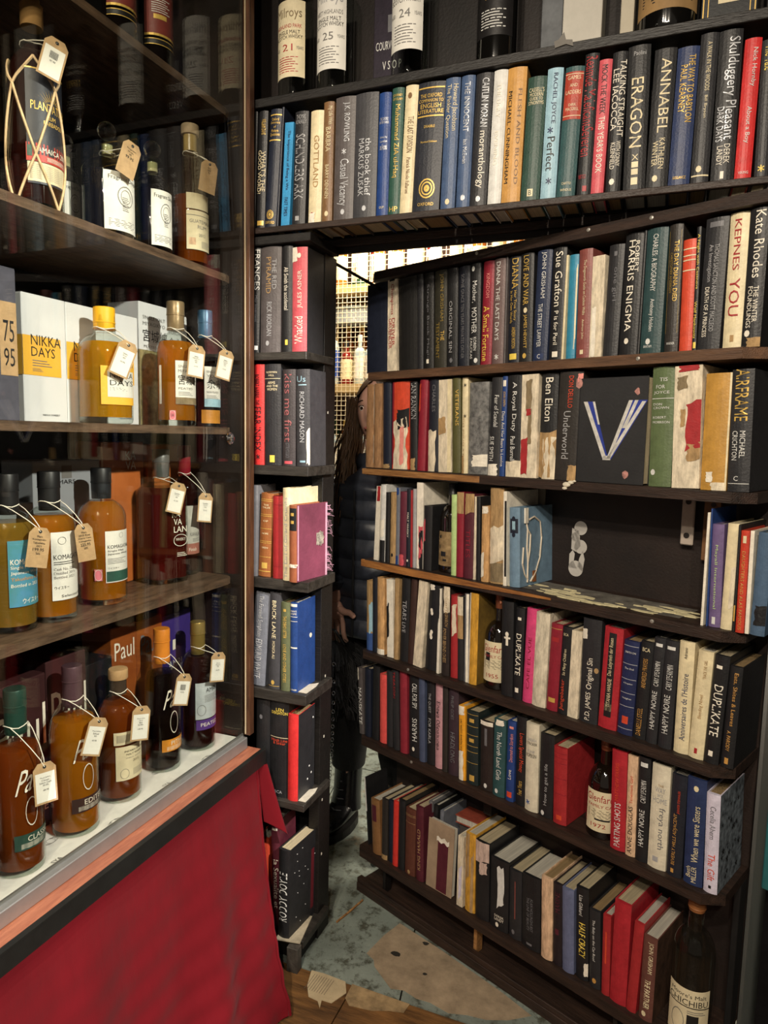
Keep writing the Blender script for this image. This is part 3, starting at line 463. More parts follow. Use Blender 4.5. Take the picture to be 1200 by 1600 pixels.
D4|-1.0475|0.0175|0.2107|-0.0412|k2|half bare tan and black book|@rect~.0,1.0~.0,.22~tw;@rect~.0,1.0~.22,.5~tn
D4|-1.0294|0.0134|0.2208|-0.024|gy|dark frayed book with white edge|@tear~.5,1.0~.0,1.0~wh
D4|-1.0154|0.0253|0.227|-0.0081|ye|mustard yellow book|@tear~.0,.2~.0,1.0~wh
D4|-0.9165|0.0325|0.2239|-0.0311|k|black book with white figurine mark|@disc~.55~.34~wh;@rect~.45,.65~.36,.46~wh;@rect~.3,.8~.37,.39~wh
D4|-0.8823|0.0229|0.2163|-0.0002|k|black book titled DUPLIKATE|DUPLIKATE~d~.2,.8~.28,.73~wh;@rect~.3,.7~.1,.13~wh;@rect~.3,.7~.87,.92~wh
D4|-0.8576|0.0253|0.2201|0.0123|pk|hot pink book|CAFE EL VUE~u~.4,.7~.3,.85~dr
D4|-0.8314|0.0347|0.2162|0.0108|cp|cream lace patterned book|
D4|-0.795|0.0276|0.1978|0.0209|dr|dark red book with faint bands|@band~.05,.055~gd;@rect~.2,.8~.15,.2~rd;@rect~.2,.8~.85,.9~gd
D4|-0.7657|0.0234|0.1966|0.0181|k|black book with orange script|So Many Children~u~.3,.7~.25,.55~cr;Jungebaker~u~.2,.7~.6,.95~og;BCA~h~.2,.7~.07,.1~cr
D4|-0.74|0.0244|0.1931|0.0086|tw|ragged white book beside black one|
D4|-0.7125|0.0419|0.2264|-0.0035|k2|tall black book with white author|P.D. JAMES~u~.35,.7~.7,.97~wh;Original Sin~u~.35,.75~.37,.67~wh;@tear~.0,.3~.1,.2~wh;@disc~.85~.48~tn
D4|-0.6691|0.0403|0.2172|0.0209|rd2|red book with black title panel|@rect~.3,.7~.05,.88~k;TITANIA HARDIE~u~.4,.6~.5,.78~cr;Das Labyrinth der Rosen~u~.35,.62~.1,.47~cr;@rect~.3,.7~.75,.82~cr
D4|-0.626|0.0319|0.1983|0.0231|nb3|navy book with white rules|@band~.05,.055~si;@band~.24,.245~si;@band~.4,.405~si;@band~.55,.555~si;@band~.69,.695~si;@band~.93,.935~si;DEATH ON~h~.15,.85~.11,.13~gl;The End~h~.2,.8~.28,.3~gl;A Requiem~h~.2,.8~.44,.46~gl;Heights~h~.2,.8~.6,.62~gl;@rect~.3,.7~.8,.88~og
D4|-0.5928|0.0256|0.2036|0.0298|k|black book with orange capitals|ANSWERED PRAYERS~u~.35,.7~.17,.47~or;DANIELLE STEEL~u~.25,.65~.68,.96~or;BCA~h~.2,.8~.06,.1~cr
D4|-0.5646|0.0217|0.2176|0.0261|k2|first of two happy noire books|CARY SPEARMIN~u~.3,.75~.22,.45~gl;HAPPY NOIRE~u~.25,.7~.5,.86~gl;@rect~.2,.8~.05,.08~gl
D4|-0.5391|0.026|0.2173|0.0113|k2|second of two happy noire books|CARY SPEARMIN~u~.3,.75~.22,.45~gl;HAPPY NOIRE~u~.25,.7~.5,.86~gl;@rect~.2,.8~.05,.08~gl
D4|-0.509|0.0282|0.2218|-0.0048|cr|cream book with blue italic title|Anniversaires de l'Histoire~u~.35,.75~.28,.88~nb;Adriano~u~.4,.6~.05,.15~k
D4|-0.4795|0.0275|0.2119|0.0282|cr|spotted cream book with red mark|TRACK THE GIRL~u~.5,.7~.08,.25~tn;Bleeding Novel~u~.4,.7~.4,.62~tn;@rect~.4,.6~.9,.95~rd
D4|-0.4508|0.0263|0.2105|0.0355|k|second black book titled DUPLIKATE|DUPLIKATE~d~.2,.8~.27,.74~wh;@rect~.2,.6~.09,.12~wh;@rect~.3,.6~.88,.93~wh
D4|-0.4213|0.0221|0.1949|0.0221|k|black book with orange title at end|Eats, Shites & Leaves~d~.4,.75~.06,.58~or;A. PARODY~d~.3,.6~.63,.83~or;@rect~.3,.6~.9,.96~or
D5|-1.3983|0.0187|0.1926|-0.0665|mg|grey torn book reading upward|MANSKATE~d~.1,.8~.3,.85~gl;@tear~.0,.4~.0,.2~wh
D5|-1.3769|0.0237|0.1978|-0.0257|n2|navy book with pale top|
D5|-1.3506|0.0269|0.213|-0.0027|k|black plain book on left|
D5|-1.3181|0.0262|0.1958|-0.0283|rs2|coral red slim book|
D5|-1.2894|0.0232|0.2126|-0.0297|k2|black charcoal book|
D5|-1.2607|0.0227|0.2221|-0.0528|k2|black book with red capitals|TREASON~d~.2,.6~.02,.35~rd
D5|-1.2355|0.0261|0.2293|-0.0425|dr2|crimson cloth book|
D5|-1.207|0.0389|0.2248|-0.0334|k|black book with silver spy title|CALL FOR SPY~d~.4,.8~.1,.4~gl;HARRIS~u~.4,.8~.52,.8~gl;@disc~.5~.9~wh
D5|-1.1649|0.0198|0.2299|-0.0451|sl2|blue grey plain book|
D5|-1.1428|0.0266|0.226|-0.0364|k|black book with small grey title|THE QUEST~d~.3,.65~.15,.38~gy2;FOR KARLA~d~.3,.65~.45,.75~gy2
D5|-1.114|0.0239|0.229|-0.0282|mp|pinkish mauve book with italic Cyrillic|Елена Образцова~d~.15,.75~.22,.78~k
D5|-1.088|0.0171|0.2259|-0.0295|k5|thin dark brown book|
D5|-1.0688|0.0313|0.2244|-0.0304|mv3|dark plum book with faint title|PHILIP GOES~d~.35,.65~.08,.35~gy;HEADLONG~d~.3,.75~.5,.85~gy
D5|-1.0313|0.0203|0.19|-0.0414|ye2|yellow book with torn jacket|Мои первые сорок лет~u~.3,.7~.17,.62~k;@tear~.0,.9~.0,.13~wh;@tear~.0,.8~.6,1.0~wh
D5|-1.0089|0.0358|0.1856|-0.0317|gnk|dark green book with gilt bands|@band~.04,.045~gd;@band~.2,.205~gd;@band~.32,.325~gd;@band~.47,.475~gd;@band~.55,.555~gd;@band~.7,.705~gd;@rect~.3,.7~.1,.15~gd;@rect~.3,.7~.37,.42~gd;@rect~.35,.75~.87,.95~gd
D5|-0.9673|0.0365|0.1723|-0.0331|bk|black brown book with torn top|@tear~.0,1.0~.0,.06~wh;@rect~.4,.6~.1,.35~gy;@disc~.5~.93~gl
D5|-0.9289|0.0335|0.1898|-0.0166|gn3|green book with silver script|The North Land Girls~d~.35,.75~.15,.78~gl;@tear~.2,.9~.0,.08~wh;@disc~.4~.93~gl
D5|-0.8917|0.0218|0.1954|-0.0108|bb2|blue book with red and white title|Doomed to Stardom~u~.4,.8~.15,.5~pk2;Love~u~.3,.7~.6,.72~wh;@rect~.3,.8~.06,.09~pk2;@rect~.2,.8~.88,.95~og
D5|-0.8663|0.0279|0.2132|-0.0241|k|black book with red script|Lovers Special Money~d~.3,.8~.18,.62~og;Four Years~u~.3,.7~.72,.88~gd
D5|-0.8375|0.034|0.2081|-0.0253|cw|cream book with block capitals|SARAH~h~.15,.85~.16,.2~gy2;STRICKER~h~.1,.9~.21,.24~k;FUNF~h~.2,.75~.3,.33~gy2;KOPEKEN~h~.1,.85~.34,.38~k;@cross~.3~.9~bl
D5|-0.8018|0.0357|0.1945|-0.0175|k|black book with grey upward script|How to get a life~u~.4,.7~.35,.85~gy2;@disc~.35~.95~gl
D5|-0.7624|0.0328|0.1764|-0.0352|rd|thick red cloth book with bands|@band~.07,.075~dr;@band~.13,.135~dr;@band~.2,.205~dr;@band~.4,.405~dr;@band~.6,.605~dr;@rect~.3,.7~.88,.94~og
D5|-0.6265|0.0327|0.2143|-0.0333|rd2|red book with gold upward title|PARTING SHOTS~u~.3,.7~.52,.96~gl;MATTHEW PARRIS~u~.3,.55~.12,.5~og
D5|-0.5923|0.0208|0.2139|-0.0292|pe|peach book with black italic author|ANNE DOUGLAS~u~.25,.7~.5,.97~k;Tenement Girl~u~.35,.65~.2,.47~og
D5|-0.5702|0.0244|0.221|-0.0197|k|black book right of peach one|CARY SPEARMIN~u~.3,.75~.22,.43~gl;HAPPY NOIRE~u~.25,.7~.5,.85~gl;@rect~.2,.8~.05,.09~gl
D5|-0.5445|0.0367|0.2161|-0.0089|cw|cream book with thin lettering|THE~h~.4,.7~.18,.2~tn;WAY~h~.25,.8~.21,.26~gy2;BACK~h~.4,.7~.27,.3~gy2;HOME~h~.15,.9~.31,.36~gy2;freya north~d~.45,.85~.4,.8~gy;@rect~.3,.6~.88,.93~gy2
D5|-0.5052|0.029|0.2095|-0.0051|k3|dark navy book with orange capitals|BEVERLY HILLS ADJACENT~u~.3,.6~.38,.88~or;JENNIFER STEINHAUER~u~.5,.7~.15,.37~og;@rect~.3,.5~.92,.96~or
D5|-0.4722|0.0356|0.2139|-0.0212|nb|navy book with cream script|When we were Sisters~u~.4,.75~.25,.78~cr;Beth~u~.15,.4~.83,.93~cr;MILLER~u~.45,.7~.82,.97~cr;@disc~.5~.09~cr
D5|-0.4338|0.0251|0.1956|-0.0325|lv|pale lilac book with star pattern|Cecelia Ahern~d~.35,.75~.12,.45~gy;The Gift~d~.3,.8~.6,.87~og;@rect~.4,.6~.92,.95~k
D6|-1.3337|0.0337|0.1592|-0.0766|bc3|brown leather book with worn label|@rect~.1,.7~.1,.4~mr
D6|-1.2973|0.0225|0.1771|-0.0145|k5|dark book with tan foot|@rect~.0,1.0~.92,1.0~tn
D6|-1.2715|0.0168|0.1805|-0.03|n2|thin navy book low down|
D6|-1.254|0.0189|0.1874|-0.0045|re2|thin bright red book low down|
D6|-1.234|0.0237|0.2006|-0.0075|k|thin black book low down|
D6|-1.2078|0.0363|0.1875|-0.0075|mb|maroon brown book with gilt bands|@band~.08,.085~tn;@band~.1,.105~tn;@band~.2,.205~tn;@disc~.5~.95~tn
D6|-1.1658|0.0261|0.2071|-0.0347|mr|maroon book with rubbed title|KING HARALD~u~.3,.7~.3,.85~tn
D6|-1.0237|0.0187|0.1873|-0.008|tw|loose torn paper spine|@tear~.3,.8~.4,.9~lv
D6|-0.9988|0.03|0.2054|-0.0225|ye|splintered yellow book|@tear~.1,.5~.0,.6~tn;@tear~.6,.9~.2,1.0~tn
D6|-0.9659|0.0409|0.2002|-0.0338|k|black book with peeled pinkish top|@tear~.0,1.0~.0,.28~tp;@tear~.3,.9~.25,.42~tp
D6|-0.9211|0.0524|0.1783|-0.0243|k|thick black book with silver mottled strip|@tear~.4,.8~.08,.7~gl;DEREK~h~.3,.8~.79,.82~wh;LANDY~h~.3,.8~.83,.87~wh;@disc~.45~.93~wh
D6|-0.8659|0.034|0.1703|-0.0375|k2|dark book with brown stripe|@rect~.5,.58~.15,.7~bn;@disc~.4~.9~gy
D6|-0.8283|0.049|0.1786|-0.04|k|wide black book with small grey title|ALAN HOLLINGHURST~d~.5,.65~.3,.75~gy;THE LINE OF BEAUTY~d~.3,.45~.3,.75~gy;@rect~.3,.6~.92,.95~gy
D6|-0.7758|0.0287|0.1955|-0.0436|pe|peach tan stained book|
D6|-0.7455|0.0226|0.1931|-0.0451|bkr|black book with dark red print|MARINE~u~.3,.8~.1,.35~mr;@rect~.3,.7~.55,.62~mr
D6|-0.7204|0.0285|0.1938|-0.0547|sl3|dusty slate blue book|
D6|-0.6887|0.0296|0.2114|-0.0488|k|black book with yellow capitals|Lisa Gibbard~d~.3,.6~.08,.3~gl;HALF CRAZY~d~.3,.8~.38,.75~yl;@tear~.7,1.0~.8,.95~wh
D6|-0.6544|0.0257|0.1765|-0.0577|k2|black book with silver script|The Baby on the Car Roof~d~.3,.6~.12,.65~gl;@disc~.5~.9~or
D6|-0.6256|0.0178|0.1803|-0.0344|rd|small red cloth book|@rect~.4,.6~.2,.6~og
D6|-0.6064|0.0361|0.2281|-0.003|rd2|large red cloth book leaning|
D6|-0.5689|0.0207|0.2018|0.0349|rd|red cloth book with white pages|
D6|-0.5419|0.0282|0.1836|0.0041|bn3|brown paperback with white capitals|JOHN GRISHAM~d~.4,.8~.05,.42~cr;THE PARTNER~d~.35,.75~.5,.85~cr;@disc~.4~.92~cr"""
# ------------------------------------------------------------------ the setting
FLOORG = mat('worn_painted_floor', '7d8880', .6, .5, 6, .6, 90, second='43463f')
def floor_material():
    m = mat('grey_green_floor_paint', '828c84', .55, .2, 5, .5, 120)
    n = m.node_tree.nodes; l = m.node_tree.links; b = n['Principled BSDF']
    tc = n.new('ShaderNodeTexCoord'); src = b.inputs['Base Color'].links[0].from_socket
    def layer(prev, scale, lo, hi, col, detail=8):
        t = n.new('ShaderNodeTexNoise'); t.inputs['Scale'].default_value = scale; t.inputs['Detail'].default_value = detail; t.inputs['Roughness'].default_value = .7
        r = n.new('ShaderNodeValToRGB'); r.color_ramp.elements[0].position = lo; r.color_ramp.elements[1].position = hi
        x = n.new('ShaderNodeMixRGB'); x.inputs[2].default_value = lin(col)
        l.new(tc.outputs['Object'], t.inputs['Vector']); l.new(t.outputs[0], r.inputs[0]); l.new(r.outputs[0], x.inputs[0]); l.new(prev, x.inputs[1]); return x.outputs[0]
    s_ = layer(src, 26, .50, .62, '4a4c42'); s_ = layer(s_, 60, .60, .68, '2e2c26'); s_ = layer(s_, 3.2, .60, .66, '8c7c66')
    l.new(s_, b.inputs['Base Color']); return m
FLOORM = floor_material()
TANFLOOR = mat('bare_hardboard_patch', '9c8a72', .7, .22, 18, .4, 90)
PLANKM = mat('worn_oak_plank', '8a6238', .5, .6, 7, .5, 50, stretch=(1, 7, 7), second='3c2a1a')
s = MB(); s.box(-3.6, 2.2, -1.2, 5.2, -.06, -.012); fl = s.build('floor', mat('sub_floor', '241e18', .8), kind='structure')
def fplank(name, pts, z, m_, k=None):
    q = MB(); q.prism(pts, -.012, z); o = q.build(name, m_, fl)
    if k: o['label'] = k
# painted boards meeting at open joints; the nearest boards are bare worn timber
gx = [-3.5, -2.6, -1.75, -1.02, -.60, .05, .9, 2.1]
def skew(x, y): return x+(y-1.5)*.03-(y-1.9)*.22*(1 if -1.3 < x < .5 else 0)
for i in range(len(gx)-1):
    x0, x1 = gx[i]+.002, gx[i+1]-.002
    for y0, y1 in ((1.432, 2.45), (2.454, 3.8), (3.804, 5.1)):
        fplank('floor_board', [(skew(x0, y0), y0), (skew(x1, y0), y0), (skew(x1, y1), y1), (skew(x0, y1), y1)], 0, FLOORM)
for i in range(10):
    y1 = 1.428-i*.165; y0 = y1-.162
    fplank('floor_board', [(-3.5, y0), (-.62+.11*(i % 3), y0), (-.62+.11*(i % 3), y1), (-3.5, y1)], 0, PLANKM)
    fplank('floor_board', [(-.617+.11*(i % 3), y0), (2.1, y0), (2.1, y1), (-.617+.11*(i % 3), y1)], 0, PLANKM)
q = MB(); pp = [(-.63, 1.538), (-.613, 1.616), (-.59, 1.676), (-.451, 1.622), (-.286, 1.551), (-.203, 1.508), (-.25, 1.475), (-.297, 1.456), (-.34, 1.452), (-.383, 1.44), (-.43, 1.452), (-.466, 1.451), (-.50, 1.462), (-.532, 1.455), (-.57, 1.485), (-.595, 1.505), (-.605, 1.525)]
q.prism(pp, 0, .0012); q.build('bare_patch', TANFLOOR, fl)
for c_ in ((-.56, 1.565, .012), (-.47, 1.53, .006), (-.40, 1.62, .007), (-.22, 1.56, .03), (-.50, 1.63, .009)):
    q = MB(); q.prism([(c_[0]+c_[2]*math.cos(k)*rnd.uniform(.6, 1.3), c_[1]+c_[2]*math.sin(k)*.7) for k in [j*.7 for j in range(9)]], 0, .0016); q.build('floor_stain', mat('floor_dirt', '2a2722', .8), fl)
# wood splinter lying in the board joint
q = MB(); q.tube([(-.72, 1.72, .004), (-.735, 1.66, .004), (-.75, 1.61, .003)], .003, 5); tag(q.build('wood_splinter', TANWOOD), 'pale splinter of wood in the floor joint by the door', 'splinter')

def wall(name, x0, x1, y0, y1, z0, z1, m_):
    q = MB(); q.box(x0, x1, y0, y1, z0, z1); o = q.build(name, m_); o['kind'] = 'structure'; return o
WALLM = mat('dark_wall_paint', '24211f', .8, .3, 6, .3)
wall('wall_far', -3.6, 2.2, 5.1, 5.2, 0, 2.8, mat('far_wall_paint', 'b8a888', .8, .1, 4))
wall('wall_left', -3.6, -3.5, 1.8, 5.1, 0, 2.8, WALLM)
wall('wall_right', 2.1, 2.2, -1.2, 5.1, 0, 2.8, WALLM)
wall('wall_partition', .235, 2.1, 1.60, 1.66, 0, 1.70, WALLM)
wall('wall_partition', .235, .31, 1.44, 1.60, 0, 1.74, mat('hinge_post_paint', '0a0a0d', .6, .3, 10, .3, spec=.15))
wall('wall_back', -3.6, -.93, 1.66, 1.72, 0, 2.8, WALLM)
wall('wall_lintel', -.93, 2.1, 1.60, 1.66, 1.79, 2.8, WALLM)
wall('ceiling', -3.6, 2.2, -1.2, 5.2, 2.8, 2.86, mat('ceiling_paint', '4a443c', .9, .1, 4))

# ------------------------------------------------------------------ lintel bookcase (fixed, spans the opening)
M0 = T(0, 0, CZ)
t = thing('lintel_bookcase', 'fixed dark bookcase across the top of the doorway with bottles above', 'bookcase', M0)
def board(parent, name, x0, x1, y0, y1, z0, z1, m_, **kw):
    q = MB(); q.box(x0, x1, y0, y1, z0, z1, bev=.0012); return q.build(name, m_, parent, **kw)
board(t, 'shelf', -1.6, .62, 1.43, 1.58, .726, .745, BLACKWOOD)
board(t, 'front_lip', -1.0, .62, 1.43, 1.440, .453, .466, DARKWOOD)
board(t, 'rear_lip', -1.0, .62, 1.567, 1.578, .448, .466, DARKWOOD)
board(t, 'pillar_top', -1.02, -.7545, 1.4295, 1.579, .428, .4465, BLACKWOOD)
board(t, 'back_panel', -1.6, .62, 1.5795, 1.592, .435, 1.40, mat('lintel_back', '231b18', .6, .4, 5, .3, second='120f0e'))
board(t, 'top_board', -1.6, .62, 1.40, 1.59, 1.402, 1.42, BLACKWOOD)
board(t, 'end_panel', -1.045, -1.022, 1.43, 1.579, .428, .725, BLACKWOOD)
board(t, 'end_panel', .60, .62, 1.43, 1.579, .4665, .7255, BLACKWOOD)

# ------------------------------------------------------------------ pillar bookcase left of the opening
t = thing('pillar_bookcase', 'narrow black bookcase between whisky cabinet and doorway', 'bookcase', M0)
for k, z in enumerate((.186, -.076, -.347, -.623, -.90, -1.2565)):
    th = (.018, .022, .025, .026, .018, .02)[k]; xr = (-.7625, -.7555, -.752, -.756, -.759, -.757)[k]
    board(t, 'shelf', -1.0, xr, 1.43, 1.575, z-th, z, mat('scuffed_black_shelf', '3c3833', .45, .5, 14, .4, 60, stretch=(1, 5, 5), second='1a1816'))
board(t, 'side_panel', -1.02, -1.001, 1.43, 1.575, -CZ, .427, BLACKWOOD)
board(t, 'back_panel', -1.02, -.771, 1.5755, 1.59, -CZ, .427, CAVITY)
board(t, 'jamb', -.80, -.770, 1.535, 1.5985, -CZ, .427, BLACKWOOD, label='black door jamb behind the pillar shelves')
board(t, 'foot', -.790, -.760, 1.405, 1.428, -CZ, -1.262, mat('scuffed_foot', '57514a', .6, .5, 18, .4, second='25221f'))
board(t, 'base_board', -1.0, -.776, 1.45, 1.575, -CZ, -1.277, CAVITY)
q = MB()
for y, z in ((1.55, -.2), (1.553, -.34), (1.56, -.62), (1.556, .05), (1.556, -.78), (1.55, -.95), (1.55, -1.1)): q.box(-.7702, -.7692, y, y+.004, z, z+.006)
q.build('paint_chip', mat('white_chip', 'cfc8b8', .8), t)

# ------------------------------------------------------------------ the bookcase door
t = thing('bookcase_door', 'dark wooden bookcase built as a secret door standing ajar', 'bookcase', DOOR @ T(0, 0, CZ))
UL, UR, V0, V1 = -1.385, -.397, 1.32, 1.478
def shelfpoly(): return [(UL+.012, V0), (UR-.035, V0), (UR, V0+.03), (UR, V1), (UL, V1), (UL, V0+.012)]
SH = (('T', .427, .021, DARKWOOD), ('A', .167, .020, MIDWOOD), ('B', -.088, .020, DARKWOOD), ('C', -.342, .021, DARKWOOD), ('D', -.602, .021, DARKWOOD), ('E', -.855, .022, DARKWOOD), ('F', -1.19, .024, DARKWOOD))
for nm, z, th, m_ in SH:
    q = MB(); P = shelfpoly()
    if nm == 'T': P = [(UL+.03, V0), (UR, V0), (UR, V1), (UL, V1), (UL-.002, V0+.06), (UL+.005, V0+.02)]
    q.prism(P, z-th, z); q.build('shelf', [m_], t)
q = MB(); q.prism([(UL-.002, V0-.002), (-1.005, V0-.002), (-.975, V0+.002), (-.99, V0+.01), (UL, V0+.01)], -.1055, -.0905); q.build('raw_edge', TANWOOD, t, label='bare pale pine edge with a splintered end')
q = MB(); n_ = 12
P = []
for i in range(n_+1):
    u = UL+(.60)*i/n_; zt = -.3425; zb = -.361+.012*max(0, i/n_-.35)/.65
    P += [(u, V0-.002, zb), (u, V0-.002, zt-.004*max(0, i/n_-.5)), (u, V0+.006, zb), (u, V0+.006, zt-.004*max(0, i/n_-.5))]
F = []
for i in range(n_):
    a = i*4; F += [(a, a+4, a+5, a+1), (a+1, a+5, a+7, a+3), (a+2, a+3, a+7, a+6), (a, a+2, a+6, a+4)]
F += [(0, 1, 3, 2), (n_*4, n_*4+2, n_*4+3, n_*4+1)]
q.add(P, F); q.build('raw_edge', mat('raw_orange_edge', 'b0783e', .6, .5, 10, .6, 80, stretch=(1, 9, 9), second='6a3e20'), t, label='long splintered orange pine edge')
board(t, 'back_panel', UL+.004, UR, V1+.0005, V1+.012, -1.20, .427, mat('door_back', '2c211d', .55, .4, 5, .3, second='191413'))
board(t, 'base_board', UL, UR, V0+.002, V1, -CZ+.0005, -CZ+.026, DARKWOOD)
board(t, 'base_lip', UL, UR, V0+.004, V0+.022, -CZ+.0262, -CZ+.040, DARKWOOD)
board(t, 'base_back', UL+.004, UR, V1-.012, V1, -CZ+.0265, -1.2145, CAVITY)
for u, m_ in ((-1.30, BLACKWOOD), (-.975, TANWOOD), (-.60, BLACKWOOD)):
    board(t, 'strut', u, u+.010, V0+.024, V0+.05, -CZ+.0262, -1.2145, m_)
board(t, 'divider', -1.0, -.975, V0+.08, V1, -.96, -.8775, BLACKWOOD)
board(t, 'hinge_side', UR-.012, UR, V0+.12, V1, -1.19, -.878, CAVITY)
q = MB()
for u, z in ((-1.02, .420), (-.61, .418), (-.62, .158), (-.74, .420), (-.56, -.350), (-1.2, -.612), (-1.18, -.860)):
    q.lathe([(.0042, 0), (.0038, .0012), (.0015, .002)], 12); 
    # turn the last screw to face out of the edge
    cnt = 36
    for i in range(len(q.v)-cnt, len(q.v)):
        x, y, z_ = q.v[i]; q.v[i] = (u+x, V0-z_-.0002, z+y)
q.build('screw', mat('steel_screw', 'a8a49c', .4, 0, bump=0, metal=.6), t, smooth=True)
# hinge-side metal strap and wood block inside the open compartment
s_ = thing('metal_bracket', 'pale strap bracket with two screw holes under the empty compartment shelf', 'bracket', DOOR @ T(-.557, 1.455, CZ-.160))
q = MB(); q.box(-.013, .013, 0, .006, -.052, .052, bev=.002); q.build('strap', mat('cream_metal', 'b0a498', .45, .1), s_)
q = MB(); 
for z in (.038, -.032):
    q.prism([(.006*math.cos(k), .006*math.sin(k)) for k in [j*.5236 for j in range(12)]], 0, .001, M=T(0, -.0002, z) @ RX(R(90)))
q.build('screw', mat('dark_screw', '2a2624', .4), s_)
s_ = thing('wooden_batten', 'brown wooden batten with a screw beside the pale bracket', 'batten', DOOR @ T(-.512, 1.462, CZ-.175))
q = MB(); q.box(-.016, .016, 0, .014, -.065, .065, bev=.001); q.build('batten', mat('brown_batten', '7a5638', .6, .4, 12), s_)
q = MB(); q.prism([(.005*math.cos(k), .005*math.sin(k)) for k in [j*.5236 for j in range(12)]], 0, .001, M=T(.002, -.0002, .05) @ RX(R(90))); q.build('screw', mat('dark_screw', '2a2624', .4), s_)
# cut-out silhouette stuck on the back
s_ = MB()
def disc(cx, cz, r, sx=1): 
    P = [(cx+r*sx*math.cos(k*math.pi/10), 0, cz+r*math.sin(k*math.pi/10)) for k in range(20)]
    s_.add(P, [tuple(range(20))])
disc(.004, .052, .0165); disc(.006, .008, .0165); disc(-.008, .03, .011); disc(-.004, -.045, .019, 1.0)
for P in ([(-.018, .05), (-.018, .0), (-.006, -.005), (.006, .01), (0, .045)], [(-.022, -.045), (-.022, -.012), (-.014, -.002), (-.008, -.01), (-.010, -.03), (0, -.045)], [(.012, 0), (.004, -.02), (.0, -.04), (.014, -.05), (.018, -.02)]):
    s_.add([(x, 0, z) for x, z in P], [tuple(range(len(P)))])
o = s_.build('silhouette_sticker', mat('sticker_paper', 'b8b4ae', .6, .08, 20)); o.matrix_world = DOOR @ T(-.813, 1.4772, CZ-.258)
tag(o, 'pale grey rounded silhouette sticker on the back of the empty compartment', 'sticker')
o = MB(); o.box(-.03, .034, 0, .002, -.045, .018); o = o.build('grey_card', mat('grey_card', '8a8274', .8, .1)); o.matrix_world = DOOR @ T(-1.0+.06, 1.474, CZ-.128)
tag(o, 'beige grey card standing behind the slate blue book', 'card')
# scraps of glued paper left on the shelf
q = MB()
for i in range(46):
    u = rnd.uniform(-.93, -.50); v = V0+.012+rnd.random()**1.5*.07; r = rnd.uniform(.006, .022)
    v += .02*(math.sin(u*20)+1)*.5
    q.prism([(u+r*1.6*math.cos(k)*rnd.uniform(.6, 1.2), v+r*.5*math.sin(k)*rnd.uniform(.6, 1.2)) for k in [j*.785 for j in range(8)]], 0, rnd.uniform(.0006, .0022))
o = q.build('paper_scraps', mat('yellowed_paper', 'd2c8a0', .9, .2, 60)); o.matrix_world = DOOR @ T(0, 0, CZ-.3418)
tag(o, 'yellowed scraps of glued paper along the empty shelf', 'paper', kind='stuff')
q = MB(); q.grid(lambda u, v: (-.94+.42*u, V0+.03+.10*v, .0004+.0004*math.sin(40*u)), 12, 3)
o = q.build('dust_patch', mat('dusty_grey', '77736a', .9, .5, 30, second='3a3632')); o.matrix_world = DOOR @ T(0, 0, CZ-.3419); tag(o, 'grey dusty glue residue on the empty shelf', 'residue', kind='stuff')
for (u, z, r, lab) in ((-.76, -.095, .010, 'white paint blob on the shelf edge under the painted V book'), ):
    q = MB()
    for dx, dz, rr in ((0, 0, r*.8), (.010, .005, r*.6), (.018, .008, r*.35), (-.004, -.008, r*.5)):
        q.lathe([(rr, 0), (rr*.8, .002), (rr*.3, .003)], 10)
        for i in range(len(q.v)-30, len(q.v)):
            x, y, z_ = q.v[i]; q.v[i] = (u+dx+x*1.2, V0-.0025-z_, z+dz+y*.7)
    o = q.build('paint_blob', mat('white_blob', 'd8d0bc', .6)); o.matrix_world = DOOR @ T(0, 0, CZ); tag(o, lab, 'paint blob')
# door closer rod above the door
q = MB(); q.tube([(-.80, 1.60, CZ+.432), (-.64, 1.90, CZ+.34)], .004, 8)
q.v = [(x, y, z) for x, y, z in q.v]
tag(q.build('stay_rod', mat('black_rod', '111111', .4)), 'thin black diagonal stay rod above the bookcase door', 'rod')

